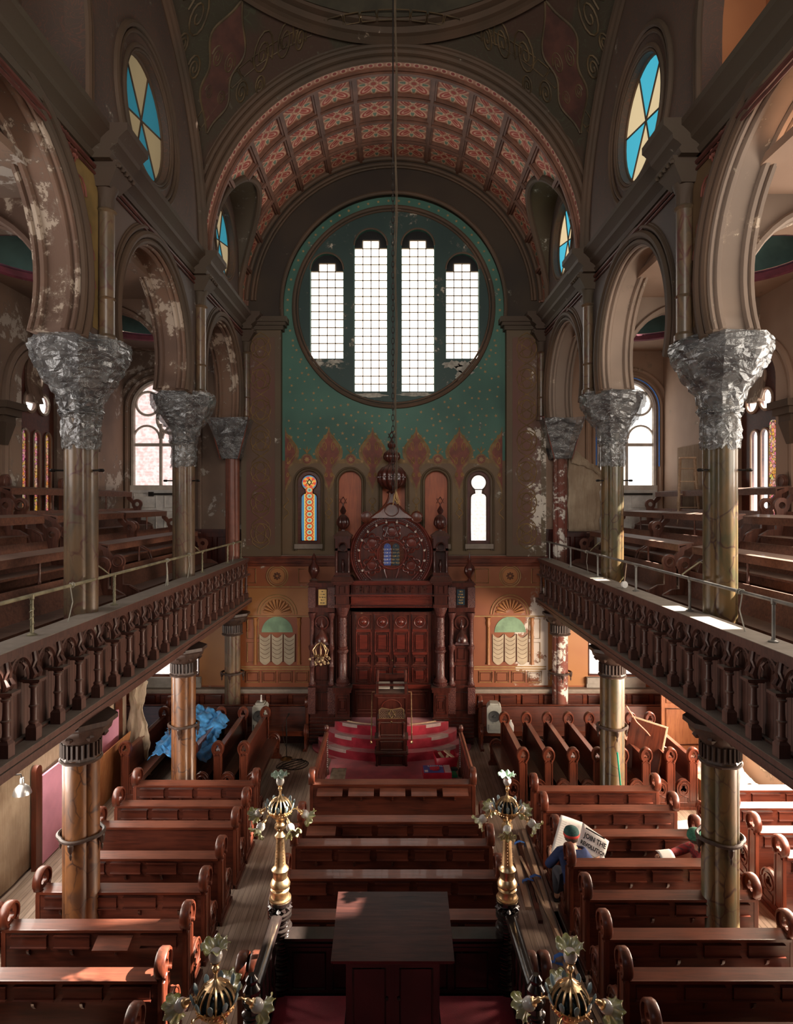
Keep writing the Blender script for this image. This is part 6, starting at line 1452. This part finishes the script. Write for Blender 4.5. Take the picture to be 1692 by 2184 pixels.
# lumber on the aisle floor
random.seed(2)
LN = ['wide pale plank nearest the brass lamp standard', 'dark stained plank beside the wide pale one', 'narrow pale strip between the dark and long planks', 'longest pale plank in the middle of the aisle lumber', 'long brown plank next to the longest pale one', 'long plank closest to the pew ends', 'short dark plank tucked against the pew bases', 'thin dark strip lying on top of the aisle lumber']
for k, (x0, y0, x1, y1, w_, m_, z) in enumerate(((2.10, 11.4, 1.98, 9.3, .09, m_board, 0), (2.20, 11.3, 2.09, 9.0, .07, m_pewb, 0), (2.26, 11.4, 2.14, 9.4, .03, m_board, .0), (2.36, 11.5, 2.19, 7.4, .06, m_board, 0), (2.44, 11.3, 2.28, 7.3, .05, m_galp, 0), (2.12, 10.6, 2.36, 7.2, .04, m_board, .05), (2.36, 9.2, 2.37, 7.9, .06, m_black, .0), (2.16, 11.0, 2.20, 9.6, .03, m_pewb, .045))):
    L = math.hypot(x1-x0, y1-y0); b = MB().box(-w_/2, w_/2, -L/2, L/2, 0, .045 if z == 0 else .02); o = b.build('lumber_plank', m_); o.location = ((x0+x1)/2, (y0+y1)/2, z+.001); o.rotation_euler = (0, 0, math.atan2(-(x1-x0), y1-y0)); tag(o, LN[k], 'plank', 'planks on the aisle floor')
for k, (x, y) in enumerate(((2.19, 11.0), (2.24, 10.0), (2.10, 9.9), (2.18, 8.25), (2.30, 8.2))):
    b = MB().tube([(-.09, 0, 0), (-.085, 0, .075), (0, .01, .10), (.085, 0, .075), (.09, 0, 0)], [.02, .035, .04, .035, .02], 5, flat=.12); b.poly([(-.10, -.02, .002), (-.2, .03, .002), (-.18, .06, .002), (-.09, .03, .002)], (0, 0, .003))
    o = b.build('blue_tape_strap', m_btape); o.location = (x, y, 0); o.rotation_euler = (0, 0, .08); tag(o, ['blue tape strap round the far end of the aisle lumber', 'blue tape strap on the longest planks, second from the far end', 'blue tape strap on the wide pale plank', 'blue tape strap curling up behind the near lamp shade', 'blue tape strap next to the pew base near the lamp shade'][k], 'tape', 'blue tape on the lumber')
# ---------------------------------------------------------------- gallery: ladder, hanging burlap, white disc
th_ = thing('wooden_step_ladder', 'worn wooden step ladder standing against the brown patched wall in the gallery', 'ladder', (6.50, 13.9, 5.03), -.3)
b = MB()
for q in (-1, 1): b.tube([(q*.24, 0, 0), (q*.15, .32, 1.95)], .028, 4); b.tube([(q*.22, .62, 0), (q*.14, .34, 1.93)], .018, 4)
b.build('side_rail', m_board, th_)
for k in range(6): z = .25+.29*k; e = .235-.09*z/1.95; MB().box(-e, e, .03+.16*z-.06, .03+.16*z+.06, z, z+.025).build('rung', m_board, th_)
MB().box(-.17, .17, .22, .42, 1.94, 1.97).build('top_step', m_board, th_)
sheet('hanging_burlap', lambda u, v: (4.42+.82*u+.03*ns(v*6, u*3), D-.16+.03*ns(u*9, v*2)-.10*max(0, v-.7), 5.25+1.65*v+.22*(1-u)*v), 20, 20, m_burlap, 'brown burlap square hung on the end wall between column and exit door', 'cloth')
sheet('burlap_fold', lambda u, v: (4.48+.78*u, D-.26-.08*sin(u*pi)*v, 6.95-.32*u*u+.42*v*(1-u)**1.5+.03*ns(u*9, v*4)), 16, 8, m_burlap, 'drooping fold of burlap tied below the small white column capital', 'cloth')
for k, (x, z, rx, rz, lab) in enumerate(((6.75, 8.35, .22, .36, 'upper ragged brown burlap patch beside the arched exit window'), (6.72, 7.25, .26, .30, 'lower ragged brown burlap patch above the step ladder'))):
    o = MB().poly([(6.885, y, zz) for y, zz in blob(14.0-k*.3, z, rx*1.9, rz, 22, .18)], (-.012, 0, 0)).build('wall_patch', m_burlapd); tag(o, lab, 'patch')
o = MB().box(6.86, 6.885, 12.9, 15.3, 5.05, 7.3).build('burlap_dado', m_burlapd); tag(o, 'tall brown burlap covering on the outer gallery wall behind the ladder', 'cloth')
o = MB().poly([(6.885, y, z) for y, z in blob(10.5, 6.3, .62, .9, 24, .12)], (-.02, 0, 0)).build('wall_patch', m_burlapd); tag(o, 'large rounded brown burlap patch on the outer wall past the coloured-border window', 'patch')
th_ = thing('white_sash_weight_disc', 'white round disc on a short cord resting on the dusty gallery ledge', 'disc', (3.80, 10.42, 4.575))
MB().lathe([(.055, -.02), (.06, -.01), (.06, .01), (.055, .02)], (0, 0, .06), 18, (.3, -1, .1)).build('disc', m_white, th_); MB().tube([(0, 0, .10), (.03, .02, .30), (.05, .03, .42)], .008, 5).build('cord', m_board, th_)
for s in (-1, 1):
    for k, y in enumerate(CY[s][1:3]):
        o = MB().tube([(s*(abs(CX[s])-.18), y, 5.2), (s*3.98, y+.12, 5.22), (s*3.90, y+.32, 5.08), (s*3.86, y+.42, 5.0)], .010, 6).build('conduit_brace', m_pipe); tag(o, 'curved pipe brace from the %s gallery column to the handrail %s' % (['nearest', 'second'][k], SIDE[s]), 'brace')
# ---------------------------------------------------------------- people
def skin(name, pts, edges, m, parent=None, lv=2):
    me = bpy.data.meshes.new(name); me.from_pydata([p[:3] for p in pts], edges, []); o = bpy.data.objects.new(name, me); COL.objects.link(o)
    bm = bmesh.new(); bm.from_mesh(me); L = bm.verts.layers.skin.verify(); bm.verts.ensure_lookup_table()
    for i, v_ in enumerate(bm.verts): r_ = pts[i][3]; v_[L].radius = (r_, r_) if not isinstance(r_, tuple) else r_; v_[L].use_root = (i == 0)
    bm.to_mesh(me); bm.free()
    o.modifiers.new('s', 'SKIN').use_smooth_shade = True; sb = o.modifiers.new('d', 'SUBSURF'); sb.levels = lv; sb.render_levels = lv
    dg = bpy.context.evaluated_depsgraph_get(); dg.update(); me2 = bpy.data.meshes.new_from_object(o.evaluated_get(dg)); bpy.data.objects.remove(o)
    me2.shade_smooth(); me2.materials.clear(); return link(name, me2, m, parent)
def chain(P, E_, at, pts):
    """append pts after vertex index `at`; returns index of the last"""
    for p in pts: P.append(p); E_.append((at, len(P)-1)); at = len(P)-1
    return at
def person(label, loc, rz, J, coat, hat, group=None, trousers=None, hat_edge=None):
    """J: joints in local metres, y forward. One continuous body with clothes as its children"""
    th_ = thing('person', label, 'person', loc, rz)
    P = [(*J['hip'], .12)]; E_ = []
    ch = chain(P, E_, 0, [(*J['waist'], .11), (*J['chest'], .13)]); nk = chain(P, E_, ch, [(*J['neck'], .055), (*J['jaw'], .065), (*J['head'], .088), (*J['crown'], .075)])
    hands = []
    for q in ('L', 'R'):
        a = chain(P, E_, ch, [(*J['sh'+q], .062), (*J['el'+q], .042), (*J['wr'+q], .027), (*J['palm'+q], .032)])
        d = (V(J['palm'+q])-V(J['wr'+q])).normalized(); sdv = d.cross(V(J['curl'+q])).normalized(); cv = V(J['curl'+q]).normalized(); o_ = V(J['palm'+q])
        for f, (off, ln) in enumerate(((-.027, .062), (-.009, .07), (.009, .066), (.027, .052))):
            p1 = o_+sdv*off+d*.04; p2 = p1+d*ln*.45+cv*ln*.25; p3 = p2+cv*ln*.45+d*ln*.1
            chain(P, E_, a, [(*p1, .0095), (*p2, .009), (*p3, .0075)])
        t1 = o_-sdv*.035-d*.005; chain(P, E_, a, [(*t1, .011), (*(t1+d*.03+cv*.03-sdv*.008), .0095)])
        l = chain(P, E_, 0, [(*J['th'+q], .085), (*J['kn'+q], .060), (*J['an'+q], .040), (*J['toe'+q], .035)])
    skin('body', P, E_, m_skin, th_)
    P = [(*J['waist'], .150)]; E_ = []
    c2 = chain(P, E_, 0, [(*J['chest'], .172), (*(V(J['chest'])*.45+V(J['neck'])*.55), .088)]); P.append((*J['hip'], .155)); E_.append((0, len(P)-1))
    for q in ('L', 'R'): chain(P, E_, 1, [(*J['sh'+q], .088), (*J['el'+q], .066), (*(V(J['el'+q])*.12+V(J['wr'+q])*.88), .046)])
    skin('jacket', P, E_, coat, th_)
    P = [(*(V(J['hip'])+V((0, .01, -.02))), .145)]; E_ = []
    for q in ('L', 'R'): chain(P, E_, 0, [(*J['th'+q], .10), (*J['kn'+q], .078), (*(V(J['kn'+q])*.1+V(J['an'+q])*.9), .058)])
    skin('trousers', P, E_, trousers or plain('dark_work_trousers', (.05, .055, .07), .8), th_)
    hd = V(J['head']); up = (V(J['crown'])-V(J['jaw'])).normalized(); fw = V(J['face']).normalized()
    b = MB().lathe([(.108, -.005), (.112, .015), (.108, .05), (.090, .085), (.055, .108), (.01, .118)], hd+up*.015, 20, up); h_ = b.build('knitted_cap', hat, th_, 60)
    b = MB().lathe([(.110, -.012), (.116, 0), (.116, .022), (.110, .030)], hd+up*.01, 20, up); b.build('cap_band', hat_edge or hat, h_, 60)
    rt = fw.cross(up).normalized()
    b = MB()
    for q in (-1, 1): b.lathe([(.01, -.012), (.022, -.004), (.022, .006), (.008, .012)], hd+rt*q*.092-up*.03, 10, rt)
    b.lathe([(.014, 0), (.010, .02), (.004, .03)], hd+fw*.085-up*.045, 8, fw+up*-.3); b.build('ears_and_nose', m_skin, th_)
    b = MB()
    for q in (-1, 1): b.lathe([(.012, 0), (.008, .006)], hd+fw*.083+rt*q*.032-up*.012, 8, fw)
    b.box(-.02, .02, -.003, .003, -.003, .003); M_ = Matrix.Translation(hd+fw*.086-up*.085)
    for v_ in b.b.verts[-8:]: v_.co = M_@(rt*v_.co.x+up*v_.co.z+fw*v_.co.y)
    b.build('eyes_and_mouth', plain('dark_features', (.12, .05, .04), .5) if 'dark_features' not in bpy.data.materials else bpy.data.materials['dark_features'], th_)
    b = MB().lathe([(.094, -.06), (.098, -.03), (.100, .0), (.10, .02)], hd-fw*.012, 18, up); b.build('hair', plain('brown_hair', (.05, .028, .018), .8) if 'brown_hair' not in bpy.data.materials else bpy.data.materials['brown_hair'], th_, 60)
    for q in ('L', 'R'):
        t_ = V(J['toe'+q]); a_ = V(J['an'+q]); MB().tube([a_+V((0, 0, .0)), a_*.6+t_*.4-V((0, 0, .01)), t_, t_+(t_-a_)*.25], [.058, .055, .050, .028], 10).build('shoe', m_iron, th_)
    return th_
m_navy = plain('navy_sweatshirt', (.012, .024, .085), .9, 0, .2, 8); m_beanie = plain('dark_green_knit', (.015, .055, .050), .95, 0, .3, 60); m_redband = plain('red_knit_band', (.45, .04, .03), .9)
JA = dict(hip=(0, 0, .53), waist=(-.02, -.02, .68), chest=(-.03, .02, .88), neck=(0, .06, 1.06), jaw=(0, .085, 1.11), head=(.0, .09, 1.18), crown=(.0, .08, 1.25), face=(.1, 1, -.35),
    shL=(-.20, .03, .96), elL=(-.33, .12, .72), wrL=(-.26, .24, .78), palmL=(-.255, .30, .81), curlL=(.6, .2, .4), shR=(.16, .04, .96), elR=(.30, .14, .74), wrR=(.38, .24, .72), palmR=(.43, .29, .72), curlR=(-.6, .2, .4),
    thL=(-.10, .10, .53), knL=(-.13, .42, .52), anL=(-.13, .40, .09), toeL=(-.14, .54, .04), thR=(.10, .10, .53), knR=(.13, .42, .52), anR=(.14, .42, .09), toeR=(.15, .56, .04))
person('person in navy sweatshirt and green knitted cap, seated on a pew reading an open newspaper', (2.57, 9.06, .0), 0, JA, m_navy, m_beanie, hat_edge=m_redband)
m_paper = plain('newsprint', (.84, .82, .78), .8, 0, .05); th_ = thing('open_newspaper', 'large open newspaper with headline JOIN THE REVOLUTION held by the person in navy', 'newspaper', (0, 0, 0))
A_, B_, C_, D_, E2, F2 = V((2.30, 9.34, .76)), V((2.49, 9.42, 1.34)), V((2.83, 9.47, 1.20)), V((2.66, 9.42, .58)), V((3.20, 9.40, .96)), V((3.02, 9.34, .40))
def quadsheet(a, b_, c, d, bend): return lambda u, v: tuple((a*(1-u)+d*u)*(1-v)+(b_*(1-u)+c*u)*v+V((0, bend*sin(pi*u), 0)))
for nm, q in (('newspaper_page', quadsheet(A_, B_, C_, D_, .01)), ('newspaper_page', quadsheet(D_, C_, E2, F2, -.02))): sheet(nm, q, 8, 8, m_paper, None, None, .003, th_)
for pg, (o_, e1, e2) in enumerate(((D_, F2-D_, C_-D_), (A_, D_-A_, B_-A_))):
    b = MB(); n_ = e1.cross(e2).normalized(); n_ = n_ if n_.y < 0 else -n_
    def put(me, u0, v0, s_):
        ex = e1.normalized(); ez = e2.normalized(); M_ = Matrix(((ex.x*s_, n_.x, ez.x*s_, 0), (ex.y*s_, n_.y, ez.y*s_, 0), (ex.z*s_, n_.z, ez.z*s_, 0), (0, 0, 0, 1))); p = o_+e1*u0+e2*v0+n_*.022*(1 if pg == 0 else .2); M_.translation = p; b.add(me, M_)
    if pg == 0:
        for tx, v0, sz in (('JOIN THE', .78, .098), ('REVOLUTION', .60, .079)): put(text_mesh(tx, sz, .0005, bold=.003, sx=.82), .555, v0, 1)
        for k in range(8): put(MB().box(-.13, .13, -.0005, .0005, 0, .004).mesh('l'), .5, .06+.055*k, 1)
        put(MB().box(-.15, .15, -.0005, .0005, 0, .02).mesh('l'), .5, .92, 1)
    else:
        for c_ in range(3):
            for k in range(16): put(MB().box(-.045, .045, -.0005, .0005, 0, .003).mesh('l'), .2+.3*c_, .06+.055*k, 1)
    b.build('printed_text', m_ink if pg == 0 else plain('grey_print', (.35, .34, .33), .8), th_, None)
def plaid(t, p):
    pass
t = T('red_plaid_flannel'); p = t.coord(); x, y, z = t.xyz(p); a = (z/.05).fract().lt(.3); c_ = ((x+y)/.05).fract().lt(.3)
m_plaid = t.done(t.mix((a+c_)*.45, (.30, .025, .03), (.05, .04, .045)), .9)
JB = dict(hip=(0, 0, .53), waist=(.0, -.04, .68), chest=(0, -.08, .87), neck=(0, -.06, 1.05), jaw=(0, -.02, 1.10), head=(0, .01, 1.165), crown=(0, -.01, 1.235), face=(0, 1, -.5),
    shL=(-.18, -.06, .96), elL=(-.22, .17, .84), wrL=(-.10, .38, .88), palmL=(-.08, .45, .90), curlL=(.3, .3, -.6), shR=(.18, -.06, .96), elR=(.22, .17, .84), wrR=(.10, .40, .86), palmR=(.08, .47, .87), curlR=(-.3, .3, -.6),
    thL=(-.09, .10, .53), knL=(-.12, .44, .55), anL=(-.10, .62, .50), toeL=(-.10, .70, .56), thR=(.09, .10, .53), knR=(.12, .42, .56), anR=(.12, .58, .50), toeR=(.12, .66, .56))
person('person in red plaid shirt and green cap, seated sideways by the marbled column', (4.36, 9.12, 0), pi/2, JB, m_plaid, plain('green_knit', (.03, .13, .085), .95, 0, .3, 60))
sheet('folded_pages', lambda u, v: (3.80+.20*u, 8.98+.22*v, .93+.03*sin(v*3)+.02*u), 5, 5, m_paper, 'few loose pale pages held by the person in red plaid', 'papers', .004)
